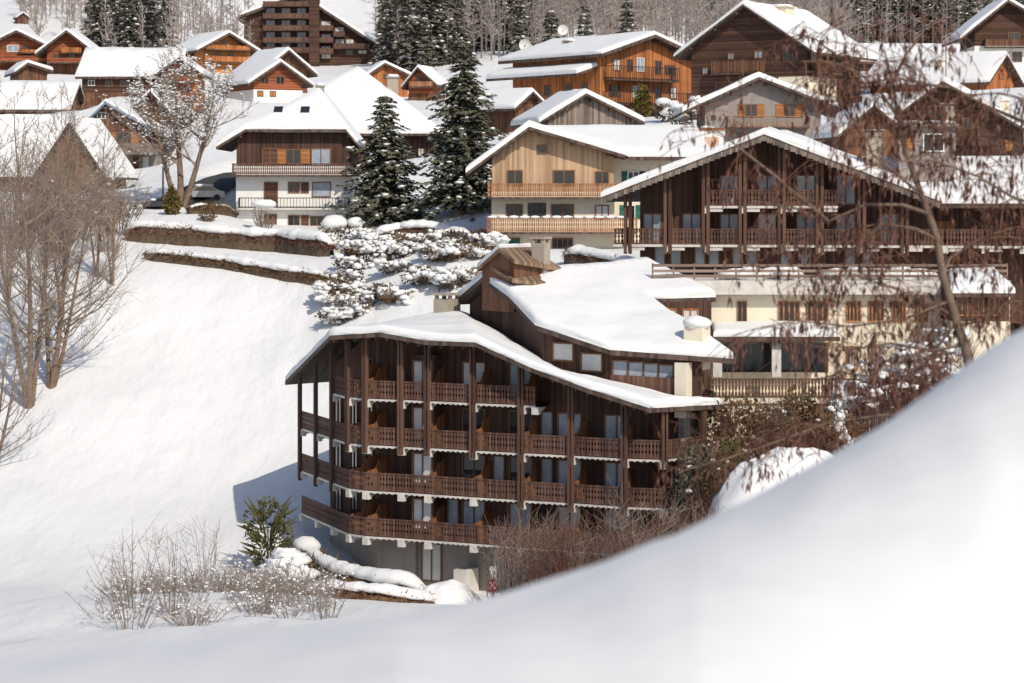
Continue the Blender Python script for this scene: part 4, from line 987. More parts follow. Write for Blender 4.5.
def make_shrub(name, label, loc_, h, r, n, seed, mt=None, snow=0, ssz=.2, group=None, cat='shrub', minr=.014, sub=4, lean=1.0):
    rg = random.Random(seed); t = thing(name, label, cat, loc_, 0, group); W = MB(); tips = []
    for k in range(n):
        a_ = rg.uniform(0, 6.283); q = rg.random() ** .6; p = Vector((math.cos(a_) * q * r * .35, math.sin(a_) * q * r * .35, -.3))
        L = h * rg.uniform(.55, 1.05); e = p + Vector((math.cos(a_) * q * r * .8 * lean + rg.gauss(0, .1), math.sin(a_) * q * r * .8 * lean, L)); m = p.lerp(e, .5) + Vector((rg.gauss(0, .12), rg.gauss(0, .12), L * .06))
        W.tube([p, m, e], [minr * 2, minr * 1.4, minr * .5], 3, False); tips += [m, e]
        for j in range(sub):
            f = rg.uniform(.3, .95); b = (p.lerp(m, f * 2) if f < .5 else m.lerp(e, f * 2 - 1)); d = Vector((rg.gauss(0, 1), rg.gauss(0, 1), rg.uniform(.5, 1.6))).normalized()
            g = b + d * L * rg.uniform(.15, .35); W.tube([b, g], [minr, minr * .5], 3, False); tips.append(g)
    W.build('twigs', mt or TWIG, t)
    if snow:
        g = np.random.default_rng(seed); tp = np.array([tuple(p) for p in tips]); sel = g.random(len(tp)) < snow
        lumps_mesh('snow', tp[sel], ssz * g.uniform(.4, 1.3, sel.sum()), SNOW, t, .6, seed=seed)
    return t
def leaf_bush(name, label, loc_, rx, ry, h, n, size, seed, m, cat='bush', group=None, cone=False, snow=()):
    rg = np.random.default_rng(seed); t = thing(name, label, cat, loc_, 0, group)
    d = rg.standard_normal((n, 3)); d /= np.linalg.norm(d, axis=1)[:, None]; q = rg.uniform(.55, 1.0, n) ** .5
    lob = np.array([1 + .3 * noise.noise(Vector(v) * 1.9 + Vector((seed, 0, 0))) for v in d]); c = d * (q * lob)[:, None]
    zz = (c[:, 2] * .5 + .5); sc = np.where(cone, np.clip(1.15 - zz, .12, 1), 1.0)
    p = np.stack([c[:, 0] * rx * sc, c[:, 1] * ry * sc, zz * h], 1)
    u = d * .5 + rg.standard_normal((n, 3)) * .6; u /= np.linalg.norm(u, axis=1)[:, None]; w = np.cross(u, rg.standard_normal((n, 3))); w /= np.linalg.norm(w, axis=1)[:, None]
    sz = size * rg.uniform(.6, 1.3, (n, 1)); V = np.stack([p, p + u * sz * .5 + w * sz * .28, p + u * sz, p + u * sz * .5 - w * sz * .28], 1).reshape(-1, 3)
    big_mesh('foliage', V, np.arange(len(V)).reshape(-1, 4), m, t)
    k = MB(); k.tube([(0, 0, -.8), (0, 0, h * .6)], [.08, .04], 5); k.build('stem', BARK, t)
    if snow:
        s_ = MB()
        for i, (x, y, z, r_) in enumerate(snow): s_.lump((x, y, z), r_, r_, r_ * .6, seed + i, 10, 6, .3)
        s_.build('snow', SNOW, t, True)
    return t
def hedge(name, label, pts, h, wd, m, snow=.3, sag=.25, seed=0, cat='hedge', sh=None):
    """clipped hedge following the ground through pixel points (px, d) with a lumpy snow cap"""
    P0 = gpt(*pts[0]); t = thing(name, label, cat, P0)
    W3 = [gpt(*p) for p in pts]; dense = []
    for a_, b_ in zip(W3[:-1], W3[1:]):
        n = max(1, int((b_ - a_).length / .35)); dense += [a_.lerp(b_, k / n) for k in range(n)]
    dense.append(W3[-1]); 
    for p in dense: p.z = gz(p.x, p.y)
    V = []; Sx = []; nseg = 9; ns = 9
    for i, p in enumerate(dense):
        d = dense[min(i + 1, len(dense) - 1)] - dense[max(i - 1, 0)]; d.z = 0; d.normalize(); n = Vector((d.y, -d.x, 0)); q = p - P0; tp = max(.12, min(1, (i + .3) / 4, (len(dense) - i - .7) / 4)) ** .5
        for k in range(nseg):
            f = k / (nseg - 1); a_ = math.pi * f; o = n * (-math.cos(a_) * wd / 2 * (1 if .01 < f < .99 else 1)) ; zz = h * min(1, math.sin(a_) * 1.8) - (0.5 if k in (0, nseg - 1) else 0)
            w = .3 * noise.noise(Vector((p.x * .8 + seed, p.y * .8, zz * 2))) + .22 * noise.noise(Vector((p.x * 3.7, p.y * 3.7 + seed, zz * 4)))
            v = q + o * (1 + w) * tp + Vector((0, 0, zz * (1 + w * .9) * (.5 + .5 * tp))); V.append(tuple(v))
        if snow:
            for k in range(ns):
                a_ = 2 * math.pi * k / ns; w = 1 + .7 * noise.noise(Vector((p.x * .3, p.y * .3, seed))) + .3 * noise.noise(Vector((p.x * 1.9, p.y * 1.9, seed + 4)))
                v = q + n * (math.cos(a_) * wd * .56 * w * tp) + Vector((0, 0, h * (.5 + .5 * tp) + tp * snow * .35 + tp * math.sin(a_) * snow * w * (1 if math.sin(a_) > 0 else sag / max(snow, .01) * .9)))
                Sx.append(tuple(v))
    N = len(dense); fc = [(i * nseg + k, i * nseg + k + 1, (i + 1) * nseg + k + 1, (i + 1) * nseg + k) for i in range(N - 1) for k in range(nseg - 1)]
    big_mesh('foliage', V, fc, m, t, False)
    # twigs bristling out of the hedge
    rg = np.random.default_rng(seed); Va = np.array(V); k = rg.integers(0, len(Va), N * 170); p = Va[k] + rg.normal(0, .1, (N * 170, 3)); p = p[p[:, 2] > -10]; u = rg.standard_normal((len(p), 3)) * .2; u[:, 2] = np.abs(u[:, 2]) * .9; w = rg.standard_normal((len(p), 3)) * .028
    T3 = np.stack([p - w, p + w, p + u], 1).reshape(-1, 3); big_mesh('twigs', T3, np.arange(len(T3)).reshape(-1, 3), TWIGR if seed % 2 else DRYB, t)
    if snow:
        fs = [(i * ns + k, i * ns + (k + 1) % ns, (i + 1) * ns + (k + 1) % ns, (i + 1) * ns + k) for i in range(N - 1) for k in range(ns)]
        b = MB(); b.v = Sx; b.f = fs + [tuple(range(ns)), tuple((N - 1) * ns + k for k in range(ns))]; b.build('snow', SNOW, t, True)
    return t

# ------------------------------------------------------------------ trees and shrubs in their places
def mound(name, label, px, d, pytop, rx, ry, seed):
    g = gpt(px, d); z = -(pytop - HZ) / F * d; t = MB(); t.lump((0, 0, 0), rx, ry, max(.5, z - g.z + .5), seed, 48, 24, .1); o = t.build(name, SNOW, None, True); o.location = (g.x, g.y, g.z - .5); tag(o, label, 'snow mound', kind='structure')
def onground(px, d, pytop):
    g = gpt(px, d); top = -(pytop - HZ) / F * d; return g, top - g.z
g, h = onground(385, 227, 92); make_conifer('spruce_tree', 'broad dark spruce with snow clumps beside the white chalet', g, h, 4.3, 30, 16, .8, 11, snow=.13, ssz=.26, droop=.3, irr=.4, cat='conifer')
g, h = onground(463, 222, 26); make_conifer('spruce_tree', 'tallest dark spruce, left of the tan house', g, h, 4.6, 42, 15, .8, 12, snow=.13, ssz=.26, droop=.4, irr=.4, cat='conifer')
g, h = onground(180, 234, 52); make_bare('snowy_tree', 'old spreading tree with snow clumps on its branches left of the white chalet', g, h, .42, [(-.4, .1, .85), (.45, -.1, .9), (.02, .3, 1.0)], 21, nb=24, n2=9, n3=4, spread=.5, low=.3, snow=.45, ssz=.13, minr=.026, cat='tree')
g, h = onground(30, 177, 95); make_bare('bare_tree', 'tall bare tree with several slender stems, leftmost on the field edge', g, h, .27, [(-.02, 0, 1.0), (-.2, .1, .85), (.06, .2, .9)], 22, nb=30, n2=7, n3=4, spread=.4, low=.2, minr=.016)
g, h = onground(50, 180, 110); make_bare('bare_tree', 'bare tree with forked trunk leaning right on the snow field edge', g, h, .27, [(.1, 0, 1.0), (.24, .1, .75), (.0, .2, .85)], 23, nb=30, n2=7, n3=4, spread=.42, low=.15, minr=.016)
g, h = onground(-12, 166, 330); make_bare('bare_tree', 'low bare tree cut by the left edge of the photo', g, h, .2, [(.1, 0, 1.0), (.45, 0, .9)], 24, nb=22, n2=7, n3=3, spread=.5, low=.1, minr=.013)
for k, (px, d, pt, r, mt, lb) in enumerate(((70, 222, 150, 5, TWIG, 'wide tangle of bare twigs in front of the brown plank barn'), (105, 222, 165, 4, TWIG, 'bare bush right of the plank barn wall'), (15, 215, 150, 4, TWIG, 'bare bush in front of the long low barn'),
        (62, 216, 185, 3.5, TWIGR, 'reddish bare bush under the barn gable'), (125, 226, 178, 3, TWIG, 'bare bush between the barn and the hedge'))):
    g, h = onground(px, d, pt); make_shrub('bare_bush', lb, g, h, r, 42, 60 + k, mt, minr=.02, sub=6, cat='bush', snow=.02, ssz=.3)
for k in range(9):
    px = (4, 24, 44, 60, 78, 92, 108, 118, 34)[k]; d = 205 + (k * 7) % 19
    g, h = onground(px, d, 165 + (k * 13) % 34); make_shrub('bare_bush', 'tall tangled bare bush of the overgrown patch before the barns', g, h, 2.6, 28, 400 + k, (TWIG, DRYB, TWIGR)[k % 3], minr=.02, sub=7, cat='bush', snow=.02, ssz=.16, group='bare bushes before the barns')
for k, (px, d, pt_) in enumerate(((8, 196, 120), (62, 192, 92), (97, 200, 112), (112, 198, 150))):
    g, h = onground(px, d, pt_); make_bare('slender_tree', ('slender bare tree at the left edge before the low barn', 'tallest slender bare tree before the barn gable', 'slender bare tree before the sloping barn verge', 'short slender bare tree right of the barn')[k], g, h, .16, [(.03, 0, 1.0), (-.12, .1, .8)], 410 + k, nb=30, n2=5, n3=3, spread=.22, low=.2, minr=.015)
# forest on the hillside
T_ = MB(); rm = random.Random(55)
for k in range(1900):
    px = rm.uniform(375, 1060) if k < 1600 else rm.uniform(20, 250); d = rm.uniform(435, 640) if k < 1600 else rm.uniform(470, 600)
    if px > 960 and d < 500 or (860 < px and d < 470) or (375 < px < 440 and d < 540): continue
    if k >= 1600 and rm.random() < .35: continue
    g = gpt(px, d); hh = rm.uniform(5, 13); tp = g + Vector((rm.gauss(0, .5), rm.gauss(0, .5), hh)); T_.tube([g - Vector((0, 0, 1)), tp], [.17, .05], 3, False)
    for j in range(11):
        f = rm.uniform(.25, .95); b = g.lerp(tp, f); a_ = rm.uniform(0, 6.28); L = hh * .26 * (1.15 - f); e = b + Vector((math.cos(a_) * L, math.sin(a_) * L, L * rm.uniform(.2, 1.1))); T_.tube([b, e], [.085, .04], 3, False)
        for q in range(2):
            v = b.lerp(e, rm.uniform(.4, 1)); T_.tube([v, v + Vector((rm.gauss(0, .5), rm.gauss(0, .5), rm.uniform(0, .7)))], [.06, .035], 3, False)
tag(T_.build('forest', TWIGL, None), 'pale leafless wood covering the snowy hillside', 'forest', kind='stuff')
protoC = [make_conifer('conifer_tree', 'snow dusted dark conifer in the forest on the hillside', (0, 0, 0), hh, rr, nl, 8, 1.5, 70 + i, NEEDLE2, snow=.3, ssz=.4, group='dark conifers of the hillside forest', cat='conifer') for i, (hh, rr, nl) in enumerate(((17, 3.0, 17), (14, 2.6, 15), (20, 3.2, 19), (11, 2.4, 13)))]
protoB = [make_bare('larch_tree', 'frosted bare tree in the pale wood on the hillside', (0, 0, 0), hh, .2, [(0, 0, 1.0)] + ([(.15, .1, .8)] if i % 2 else []), 80 + i, TWIGL, mtr=TWIGL, group='frosted bare trees of the hillside wood', nb=26, n2=4, n3=2, spread=.22, low=.15, minr=.045, cat='bare tree') for i, hh in enumerate((13, 15, 11, 16))]
used = set()
def plant(protos, px, d, sc=1.0, rnd=random.Random(5)):
    i = rnd.randrange(len(protos)); o = protos[i]
    if (id(protos), i) in used: o = copy_tree(o)
    used.add((id(protos), i)); g = gpt(px, d); o.location = g; o.rotation_euler.z = rnd.uniform(0, 6.28); q = sc * rnd.uniform(.8, 1.15); o.scale = (q, q, q)
rn = random.Random(9)
for px0, px1, d0, d1, n, sc, kind in ((95, 172, 425, 500, 17, .9, 'C'), (90, 180, 420, 500, 8, .8, 'B'), (385, 455, 425, 560, 26, 1.0, 'C'), (440, 540, 450, 580, 22, .9, 'C'), (845, 975, 475, 600, 62, .85, 'C'), (975, 1050, 470, 560, 10, .9, 'C'), (560, 860, 500, 640, 48, .62, 'C'), (540, 640, 520, 600, 8, .6, 'C'),
                                      (440, 560, 440, 600, 40, 1.0, 'B'), (560, 850, 450, 600, 105, 1.0, 'B'), (20, 105, 430, 520, 16, .8, 'B'), (160, 240, 470, 540, 10, .6, 'B'), (360, 420, 430, 520, 8, .7, 'B')):
    for k in range(n):
        px = rn.uniform(px0, px1); d = rn.uniform(d0, d1)
        if 236 < px < 386 and d < 560: continue
        plant(protoC if kind == 'C' else protoB, px, d, sc)
for px, d, sc in ((551, 430, 1.0), (585, 420, .8), (627, 420, .75), (655, 405, .6), (109, 395, .45), (410, 430, 1.1), (520, 440, .8)): plant(protoC, px, d, sc)
# garden plants around the white chalet
g, h = onground(172, 226, 187); leaf_bush('thuja', 'yellow green thuja left of the garden hedge', g, .95, .95, h, 1500, .3, 90, THUJA, cone=True)
g, h = onground(208, 222, 216); leaf_bush('round_bush', 'small round brown bush on the snowy lawn', g, .75, .75, 1.35, 500, .22, 91, DRYB)
g, h = onground(264, 221, 198); make_shrub('garden_shrub', 'upright bare shrub with a snow hood before the white chalet', g, h * .85, 1.0, 34, 92, TWIG, minr=.02); 
_s = MB(); _s.lump((0, 0, h * .82), 1.15, .9, .42, 3, 12, 6, .25); _s.build('snow', SNOW, bpy.data.objects['garden_shrub'], True)
for k, (px, d, r) in enumerate(((334, 222, 1.2), (356, 222, .8))):
    g = gpt(px, d); leaf_bush('low_bush', ('low bush under a smooth snow dome by the chalet corner', 'low bush with ragged snow right of the chalet corner')[k], g, r, r * .8, 1.0, 250, .25, 93 + k, DRYB, snow=[(0, 0, 1.15, r)])
g, h = onground(643, 295, 86); leaf_bush('cypress', 'slim olive cypress in front of the orange hotel', g, .9, .9, h, 1200, .45, 96, THUJA, cone=False)
for k, (px, d) in enumerate(((668, 245), (682, 240), (560, 250), (700, 246))):
    g = gpt(px, d); leaf_bush('snowy_bush', ('snowy bush left of the parked car', 'snowy bush just behind the parked car', 'snowy bush before the grey plank barn', 'snowy bush below the orange shuttered chalet')[k], g, 1.3, 1.2, 2.2, 260, .4, 97 + k, DRYB, snow=[(-.5, 0, 1.9, .8), (.5, -.3, 1.6, .8), (0, -.6, .9, .8)])
hedge('hedge', 'long brown clipped hedge with a snow top below the white chalet lawn', [(126, 214), (160, 213), (220, 211), (280, 209), (332, 203)], 1.25, 1.3, HEDGE, .5, .3, 1)
hedge('hedge', 'thin low hedge along the top edge of the open snow field', [(146, 205), (190, 203), (230, 201), (275, 198), (330, 194)], .6, 1.0, HEDGE, .4, .2, 2)
hedge('hedge', 'brown hedge with deep snow between the conifers and the snowy shrubs', [(370, 205), (400, 207), (440, 206), (472, 203)], 1.1, 1.6, HEDGE, .45, .25, 3)
hedge('hedge', 'short dark hedge left of the white chalet', [(188, 226), (212, 228), (236, 230)], .8, .9, HEDGE, .25, .1, 4)
hedge('hedge', 'snow laden hedge in front of the upper hotel and the tan house', [(566, 186), (590, 184), (615, 182), (642, 180)], 1.1, 1.2, HEDGE, .4, .3, 5)
rn = random.Random(4); lab = 'brown shrub half buried under snow clumps on the bank above the hotel'
for k in range(44):
    px = rn.uniform(332, 494); d = 207 - (k % 5) * 5.2 + rn.uniform(-1, 1) - max(0, (px - 430) * .05)
    g = gpt(px, d); r = rn.uniform(1.0, 1.8); hh = rn.uniform(.8, 1.6)
    o = leaf_bush('snowy_shrub', lab, g, r, r, hh, 420, .28, 120 + k, DRYB if k % 3 else HEDGE, 'shrub', 'snowy shrubs on the bank above the hotel')
    pp = []
    for q in range(6):
        cx_, cy_, cz_ = rn.uniform(-.9, .9) * r, rn.uniform(-1, .4) * r, hh * rn.uniform(.2, .95)
        pp += [(cx_ + rn.gauss(0, .3), cy_ + rn.gauss(0, .3), cz_ + rn.gauss(0, .13)) for _ in range(11)]
    lumps_mesh('snow', pp, np.array([rn.uniform(.1, .36) for _ in pp]), SNOW, o, .6, 7, 4, k)
    W = MB()
    for q in range(60):
        a_ = rn.uniform(0, 6.28); e = Vector((math.cos(a_) * r * rn.uniform(.3, 1.1), math.sin(a_) * r * rn.uniform(.3, 1.1), hh * rn.uniform(.5, 1.15))); W.tube([e * .2, e], [.02, .008], 3, False)
    W.build('twigs', TWIG, o)
# by the big hotel
g, h = onground(268, 143.5, 478); o = leaf_bush('pine_bush', 'olive green pine bush at the left foot of the big hotel', g, 1.35, 1.2, h * .8, 520, .32, 200, PINE)
W = MB(); rr_ = random.Random(8)
for k in range(70):
    a_ = rr_.uniform(0, 6.28); b_ = Vector((math.cos(a_) * .5, math.sin(a_) * .5, h * rr_.uniform(.1, .6))); e_ = b_ + Vector((math.cos(a_) * rr_.uniform(.5, 1.5), math.sin(a_) * rr_.uniform(.5, 1.3), rr_.uniform(.3, 1.4)))
    W.tube([b_, b_.lerp(e_, .6), e_], [.03, .09, .015], 4, False)
W.build('shoots', PINE, o)
g = gpt(290, 138.5); o = leaf_bush('snowy_bush', 'bush hooded by a thick white snow dome left of the hotel hedges', g, 1.25, 1.1, 2.0, 700, .3, 201, DRYB)
rs = np.random.default_rng(12); n_ = 70; a_ = rs.uniform(0, 6.28, n_); f_ = rs.random(n_) ** .7
lumps_mesh('snow', np.stack([-.2 + np.cos(a_) * f_ * 1.25, -.2 + np.sin(a_) * f_ * 1.1, 2.25 - 1.2 * f_ ** 2 - .5 * (np.cos(a_) > .4) * 0], 1), rs.uniform(.3, .6, n_), SNOW, o, .6, 9, 5, 3)
hedge('hedge', 'inner snow capped hedge curving below the hotel balconies', [(300, 146), (318, 142), (345, 138.6), (385, 136), (428, 134.6)], 1.3, 1.3, DRYB, .5, .2, 6)
hedge('hedge', 'outer hedge with thick snow in front of the hotel', [(304, 131), (340, 130.5), (380, 129.5), (415, 130), (440, 131.5)], .7, 1.5, DRYB, .5, .2, 7)
mound('snow_mound', 'rounded snow heap at the right end of the outer hotel hedge', 447, 131.5, 580, 2.3, 1.7, 8)
for k in range(64):
    px = 108 + 222 * (k + .5) / 64 + rn.uniform(-10, 10); d = rn.uniform(112, 138); g = gpt(px, d)
    hh = rn.uniform(1.0, 2.3) * (.65 + .4 * (px - 100) / 200)
    if k in (7, 8, 19, 30): hh = 4.2
    make_shrub('bare_shrub', 'bare twiggy shrub on the lower snow slope left of the hotel', g, hh, rn.uniform(1.0, 2.0), 15, 220 + k, TWIG if k % 3 else TWIGL, snow=.14, ssz=.07, group='bare shrubs on the lower snow slope', minr=.011, sub=6, lean=1.2)
for k in range(26):
    px = 496 + 215 * (k + .5) / 26 + rn.uniform(-6, 6); d = rn.uniform(121, 131) ; g, hm = onground(px, d, rn.uniform(500, 545) - max(0, px - 620) * .35)
    make_shrub('thicket_shrub', 'red brown bare shrub of the thicket before the right half of the hotel', g, hm, rn.uniform(1.0, 1.7), 30, 260 + k, TWIGR if k % 2 else TWIG, group='thicket before the hotel', minr=.013, sub=6)
for k, (px, d, pt, r) in enumerate(((716, 138, 398, 1.7), (742, 136, 388, 1.9), (768, 137, 400, 1.8), (792, 139, 392, 1.7), (815, 138, 405, 1.6), (700, 133, 440, 1.4), (728, 131, 440, 1.6), (838, 141, 415, 1.4))):
    g, hm = onground(px, d, pt)
    leaf_bush('evergreen_bush', 'dull olive evergreen of the clump between the hotel and the bank', g, r * 1.05, r, hm, 2600, .34, 300 + k, (PINE, DRYB, NEEDLE)[k % 3], 'bush', 'evergreens between the hotel and the bank',
              snow=[(rn.uniform(-.6, .6) * r, -r * rn.uniform(.5, .9), hm * rn.uniform(.35, .9), rn.uniform(.1, .26)) for _ in range(7)])
    make_shrub('thicket_shrub', 'red brown bare shrub tangled in the evergreen clump', gpt(px + 9, d - 3), hm * .95, 1.6, 40, 320 + k, TWIGR, minr=.014, sub=6, group='shrubs in the evergreen clump')
# snow mounds and a snowed-up parasol on the bank side
for k, (px, d, pt_, lb) in enumerate(((842, 143, 374, 'shrub bent into a cone under grey snow before the annex railing'), (838, 138, 412, 'smaller snow bent shrub just above the near snow bank'))):
    g, hm = onground(px, d, pt_); o = make_shrub('bent_shrub', lb, g, hm, 1.5, 60, 350 + k, TWIGR, minr=.016, sub=6)
    rs = np.random.default_rng(350 + k); n_ = 330; a_ = rs.uniform(0, 6.28, n_); f_ = rs.random(n_) ** .6; rr_ = f_ * 1.5 * rs.uniform(.5, 1, n_)
    lumps_mesh('snow', np.stack([np.cos(a_) * rr_, np.sin(a_) * rr_, hm * (1 - .75 * f_)], 1), rs.uniform(.06, .24, n_), SNOW, o, .9, seed=k)
for k, (px, d, pt_, r) in enumerate(((872, 142, 362, 1.4), (900, 144, 345, 1.8), (925, 141, 352, 1.7), (948, 142, 330, 1.5))):
    g, hm = onground(px, d, pt_); o = make_shrub('snowy_thicket', 'tangled snow laden shrub in front of the cream annex wall', g, hm, r, 46, 370 + k, TWIGR, minr=.016, sub=6, group='snow laden shrubs before the annex')
    rs = np.random.default_rng(370 + k); n_ = 46; a_ = rs.uniform(0, 6.28, n_); f_ = rs.random(n_); rr_ = r * f_ ** .5
    lumps_mesh('snow', np.stack([np.cos(a_) * rr_, np.sin(a_) * rr_, hm * (1.0 - .6 * rs.random(n_) ** 1.5)], 1), rs.uniform(.1, .42, n_), SNOW, o, .55, seed=k)
mound('snow_mound', 'white snow mound below the parasol', 790, 126, 447, 5.0, 3.2, 3)

# ------------------------------------------------------------------ road, cars, small things
rd = MB(); rp = [(150, 232), (180, 238), (205, 243), (226, 248), (246, 254)]
rw = [gpt(*p) for p in rp]; L_ = []
for i, p in enumerate(rw):
    d = rw[min(i + 1, len(rw) - 1)] - rw[max(i - 1, 0)]; d.z = 0; d.normalize(); n = Vector((d.y, -d.x, 0)) * 2.4
    q = [p + n * f for f in (-1, -.33, .33, 1)]
    for v in q: v.z = gz(v.x, v.y) + .28
    L_.append(q)
for a_, b_ in zip(L_[:-1], L_[1:]):
    for k in range(3): rd.quad(a_[k], a_[k + 1], b_[k + 1], b_[k])
tag(rd.build('road', ASPH, None), 'cleared grey road', 'road', kind='structure')
CARP = base_mat('car_paint_dark_blue', (.035, .045, .07), .3, .5)[0]; CARS = base_mat('car_paint_silver', (.3, .32, .34), .3, .5)[0]; TYRE = base_mat('tyre_rubber', (.02, .02, .02), .8)[0]
LAMP = base_mat('headlight_glass', (.6, .6, .58), .15, .6)[0]
def car(label, px, d, yaw, paint, z=None):
    g = gpt(px, d); t = thing('parked_car', label, 'car', g + Vector((0, 0, .12)), math.radians(yaw))
    prof_ = [(-2.1, .35), (-2.1, .75), (-1.95, .9), (-1.25, .98), (-.65, 1.42), (.75, 1.46), (1.55, 1.02), (2.05, .92), (2.12, .4)]
    b = MB(); b.prism([(x, -.85, zz) for x, zz in prof_], (0, 1.7, 0)); bo = b.build('body', paint, t)
    for y, q in ((-.86, 1), (.86, -1)):
        w_ = MB(); w_.prism([(-1.05, y, 1.0), (-.58, y, 1.36), (.7, y, 1.4), (1.3, y, 1.02)], (0, -.012 * q, 0)); w_.build('side_window', GLASS, t)
    w_ = MB(); w_.prism([(-1.27, -.7, 1.0), (-1.27, .7, 1.0), (-.7, .66, 1.41), (-.7, -.66, 1.41)], (-.02, 0, .02)); w_.build('windscreen', GLASS, t)
    w_ = MB(); w_.prism([(1.5, -.7, 1.07), (.85, -.66, 1.42), (.85, .66, 1.42), (1.5, .7, 1.07)], (.02, 0, .02)); w_.build('rear_window', GLASS, t)
    for x in (-1.35, 1.3):
        for y in (-.8, .8):
            w_ = MB(); w_.tube([(x, y - .1, .32), (x, y + .1, .32)], [.32, .32], 14); w_.quad(*[(x + .32 * math.cos(6.283 * j / 14), y - .1, .32 + .32 * math.sin(6.283 * j / 14)) for j in range(14)]); wo = w_.build('wheel', TYRE, t)
            r_ = MB(); yy = y + (.105 if y > 0 else -.105); r_.tube([(x, yy - .01, .32), (x, yy + .01, .32)], [.19, .19], 12); r_.build('rim', CARS, wo)
    for y in (-.6, .6): w_ = MB(); w_.box(-2.13, -2.08, y - .16, y + .16, .62, .76); w_.build('headlight', LAMP, t)
    sn = MB()
    for k in range(5): sn.lump((-.5 + .3 * k, 0, 1.5), .4, .75, .16, k, 10, 6)
    sn.build('snow', SNOW, t, True)
car('dark blue car with snow on its roof parked below the orange shuttered chalet', 690, 226, 20, CARP)
car('silver car parked under the snowy tree by the cleared road', 203, 238, 10, CARS)
# small white kiosk above the upper hotel roof
q = P(713, 152, 205); t = thing('utility_hut', 'small white block hut with a peach panel behind the upper hotel gable', 'hut', q); s = 205 / F
m_ = MB(); m_.box(-12 * s, 12 * s, 0, 2, -3, 22 * s); m_.build('wall', WHITE, t)
m_ = MB(); m_.box(-8 * s, 6 * s, -.05, -.004, 2 * s, 15 * s); m_.build('panel', base_mat('peach_plaster', (.62, .4, .29), .8)[0], t)
m_ = MB(); m_.box(-12.6 * s, 12.6 * s, -.1, 2.1, 22 * s + .01, 24 * s); m_.build('roof', W_RED, t)
m_ = MB(); m_.lump((-4 * s, 1, 25 * s), .6, .7, .2, 4); m_.build('snow', SNOW, t, True)
# lamp pole in the village
for k, (px, d, pt, lb) in enumerate(((946, 292, 34, 'tall thin metal pole beside the chimney before the forest'), (163, 240, 128, 'slim pale lamp post behind the snowy tree'))):
    g, hm = onground(px, d, pt); t = thing('lamp_post', lb, 'pole', g); m_ = MB(); m_.tube([(0, 0, -1), (0, 0, hm)], [.12, .07], 8); m_.build('pole', CONC, t)
    m_ = MB(); m_.box(-.5, .1, -.12, .12, hm, hm + .12); m_.build('lamp_head', IRON, t)
# notice boards on the pier in front of the hotel
RED = base_mat('sign_red', (.45, .03, .04), .5)[0]; SWH = base_mat('sign_white', (.75, .72, .66), .5)[0]
q = P(493, 596, 134); t = thing('notice_board', 'small red and white notice board on a post at the foot of the hotel', 'sign', q)
m_ = MB(); m_.box(-.06, .06, 0, .08, -2.5, 1.7); m_.build('post', IRON, t)
m_ = MB(); m_.box(-.2, .2, -.04, -.004, .95, 1.65); m_.build('white_board', SWH, t)
m_ = MB(); m_.box(-.26, .2, -.045, -.004, .2, .9); rb = m_.build('red_board', RED, t)
m_ = MB()
for x, z, w_, h_ in ((-.14, .74, .1, .1), (.08, .74, .12, .1), (-.03, .6, .14, .13), (-.15, .45, .1, .1), (.09, .45, .1, .1)): m_.box(x - w_ / 2, x + w_ / 2, -.055, -.048, z - h_ / 2, z + h_ / 2)
m_.build('emblem', SWH, rb)

# ------------------------------------------------------------------ near tree with hanging seed pods, right
DT = 35.0; g0 = P(968, 372, DT)
t = thing('hanging_pod_tree', 'near bare tree with drooping branches full of red brown seed pods at the right', 'tree', g0)
def pt(px, py, dd=0): return P(px, py, DT + dd) - g0
rg = random.Random(77)
trunk = [(985, 520), (968, 355), (958, 326), (943, 276), (937, 238), (929, 214), (921, 194), (910, 163), (901, 135), (897, 112), (893, 82), (884, 50)]
m_ = MB(); m_.tube([pt(*p, .02 * i) for i, p in enumerate(trunk)], [.1, .08, .072, .062, .057, .052, .047, .042, .035, .028, .02, .01], 7); m_.build('trunk', BARK, t, True)
MAIN = [[(943, 276), (950, 256), (976, 240), (1010, 229), (1040, 222)], [(955, 318), (932, 302), (911, 295), (879, 282), (850, 272), (820, 280)], [(937, 240), (915, 228), (880, 224), (840, 232), (800, 236), (760, 262)],
        [(1060, 135), (1024, 122), (982, 105), (954, 88), (923, 83), (894, 77), (866, 84), (842, 104)], [(1050, 212), (1010, 195), (975, 177), (953, 168), (932, 161), (883, 162), (846, 178)], [(950, 300), (905, 318), (850, 326), (795, 318), (745, 330)], [(957, 322), (925, 365), (885, 380), (845, 372), (800, 385)], [(921, 194), (888, 165), (872, 154), (863, 132), (850, 112), (836, 98)],
        [(899, 120), (880, 92), (860, 74), (830, 62), (800, 60)], [(901, 135), (930, 112), (965, 96), (1000, 92), (1030, 100)], [(929, 214), (900, 205), (865, 205), (825, 222), (790, 205), (750, 200)], [(910, 163), (945, 140), (985, 140), (1030, 160)],
        [(1000, 408), (960, 410), (899, 414), (830, 422), (766, 444), (722, 460), (680, 472)], [(958, 326), (985, 318), (1010, 300), (1035, 300)], [(893, 82), (905, 55), (925, 30), (950, 12)], [(963, 345), (930, 352), (890, 345), (845, 350), (800, 345)], [(880, 224), (850, 255), (830, 300), (822, 340)],
        [(830, 222), (780, 180), (745, 150), (720, 132), (700, 128)], [(866, 84), (840, 60), (815, 40), (790, 32)]]
Bm = MB(); Tm = MB(); PV = []
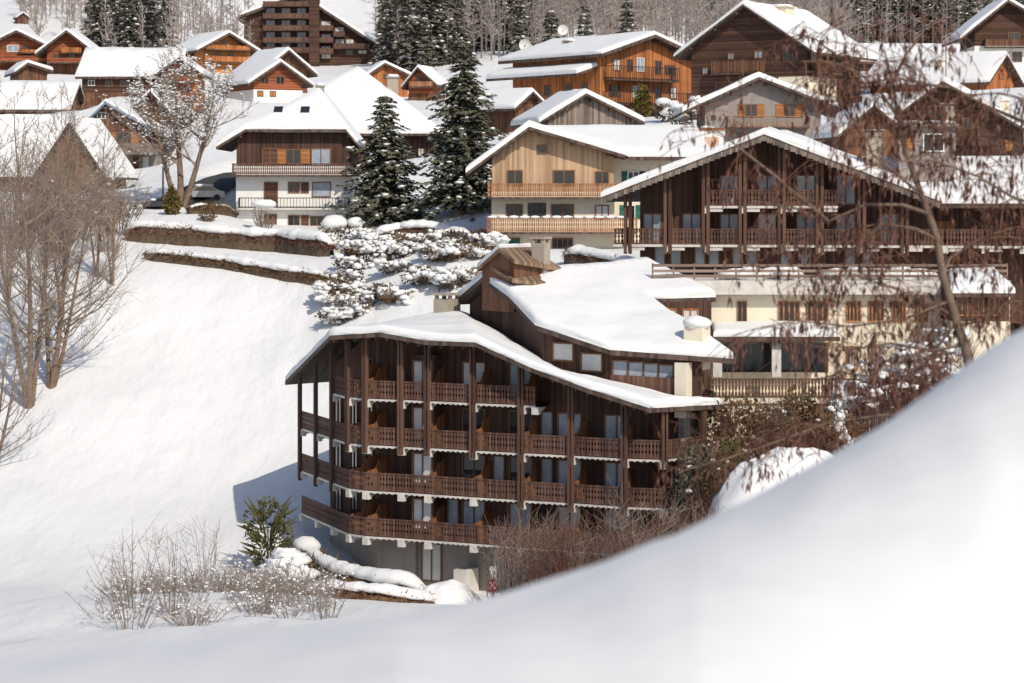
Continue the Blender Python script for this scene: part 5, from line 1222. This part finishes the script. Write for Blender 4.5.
def pod(p, L):
    a_ = Vector((rg.gauss(0, .22), rg.gauss(0, .22), -1)).normalized(); s_ = a_.cross(Vector((rg.random() - .5, 1, .2))).normalized(); w_ = L * rg.uniform(.07, .14); v = a_.cross(s_)
    c1 = p + a_ * L * .35; e = p + a_ * L + s_ * L * rg.uniform(-.15, .15)
    for k in range(3):
        d0 = s_ * math.cos(2.094 * k) + v * math.sin(2.094 * k); d1 = s_ * math.cos(2.094 * (k + 1)) + v * math.sin(2.094 * (k + 1))
        PV.extend([p, c1 + d0 * w_, e, c1 + d1 * w_])
def side_twig(p, n=5, L=None, dirn=None, podp=.8):
    L = L or rg.uniform(.3, 1.4); d = dirn or Vector((rg.gauss(-.15, .8), rg.gauss(0, .6), rg.gauss(.15, .5))).normalized(); pts = [p]; 
    for k in range(n): d = (d + Vector((rg.gauss(0, .12), rg.gauss(0, .12), -.16))).normalized(); pts.append(pts[-1] + d * L / n)
    Tm.tube(pts, [.009] + [.0065] * (n - 1) + [.003], 3, False)
    for k in range(1, n + 1):
        if rg.random() < podp:
            q = pts[k]; dl = rg.uniform(.04, .16); e = q + Vector((rg.gauss(0, .02), rg.gauss(0, .02), -dl)); Tm.tube([q, e], [.0035, .003], 3, False)
            for j in range(rg.choice((1, 2, 3, 3))): pod(e + Vector((rg.gauss(0, .012), rg.gauss(0, .012), rg.uniform(-.02, .03))), rg.choice((.06, .09, .12, .15, .19)) * rg.uniform(.8, 1.15))
    return pts
for bi, br in enumerate(MAIN):
    off = rg.uniform(-.8, .8) if bi not in (0, 1) else .1; n = len(br)
    pts = [pt(x + rg.gauss(0, 1), y + rg.gauss(0, 1), off * i / n + .05) for i, (x, y) in enumerate(br)]
    rad = .034 if bi in (3, 10) else .026
    Bm.tube(pts, [rad * (1 - .75 * i / (n - 1)) for i in range(n)], 5)
    nt = 25 if bi not in (10,) else 6
    for k in range(nt):
        f = rg.uniform(.08, 1.0) * (n - 1); i = min(n - 2, int(f)); q = pts[i].lerp(pts[i + 1], f - i); tw = side_twig(q)
        if rg.random() < .75: side_twig(tw[rg.choice((2, 3))], 4, rg.uniform(.2, .6))
Bm.build('branches', BARK, t); Tm.build('twigs', TWIGR, t)
big_mesh('seed_pods', np.array([tuple(v) for v in PV]), np.arange(len(PV)).reshape(-1, 4), PODS, t)

for o in bpy.data.objects:                       # loose snow on twigs and ledges is uncountable
    if o.name.split('.')[0] == 'snow' and o.parent: o['kind'] = 'stuff'
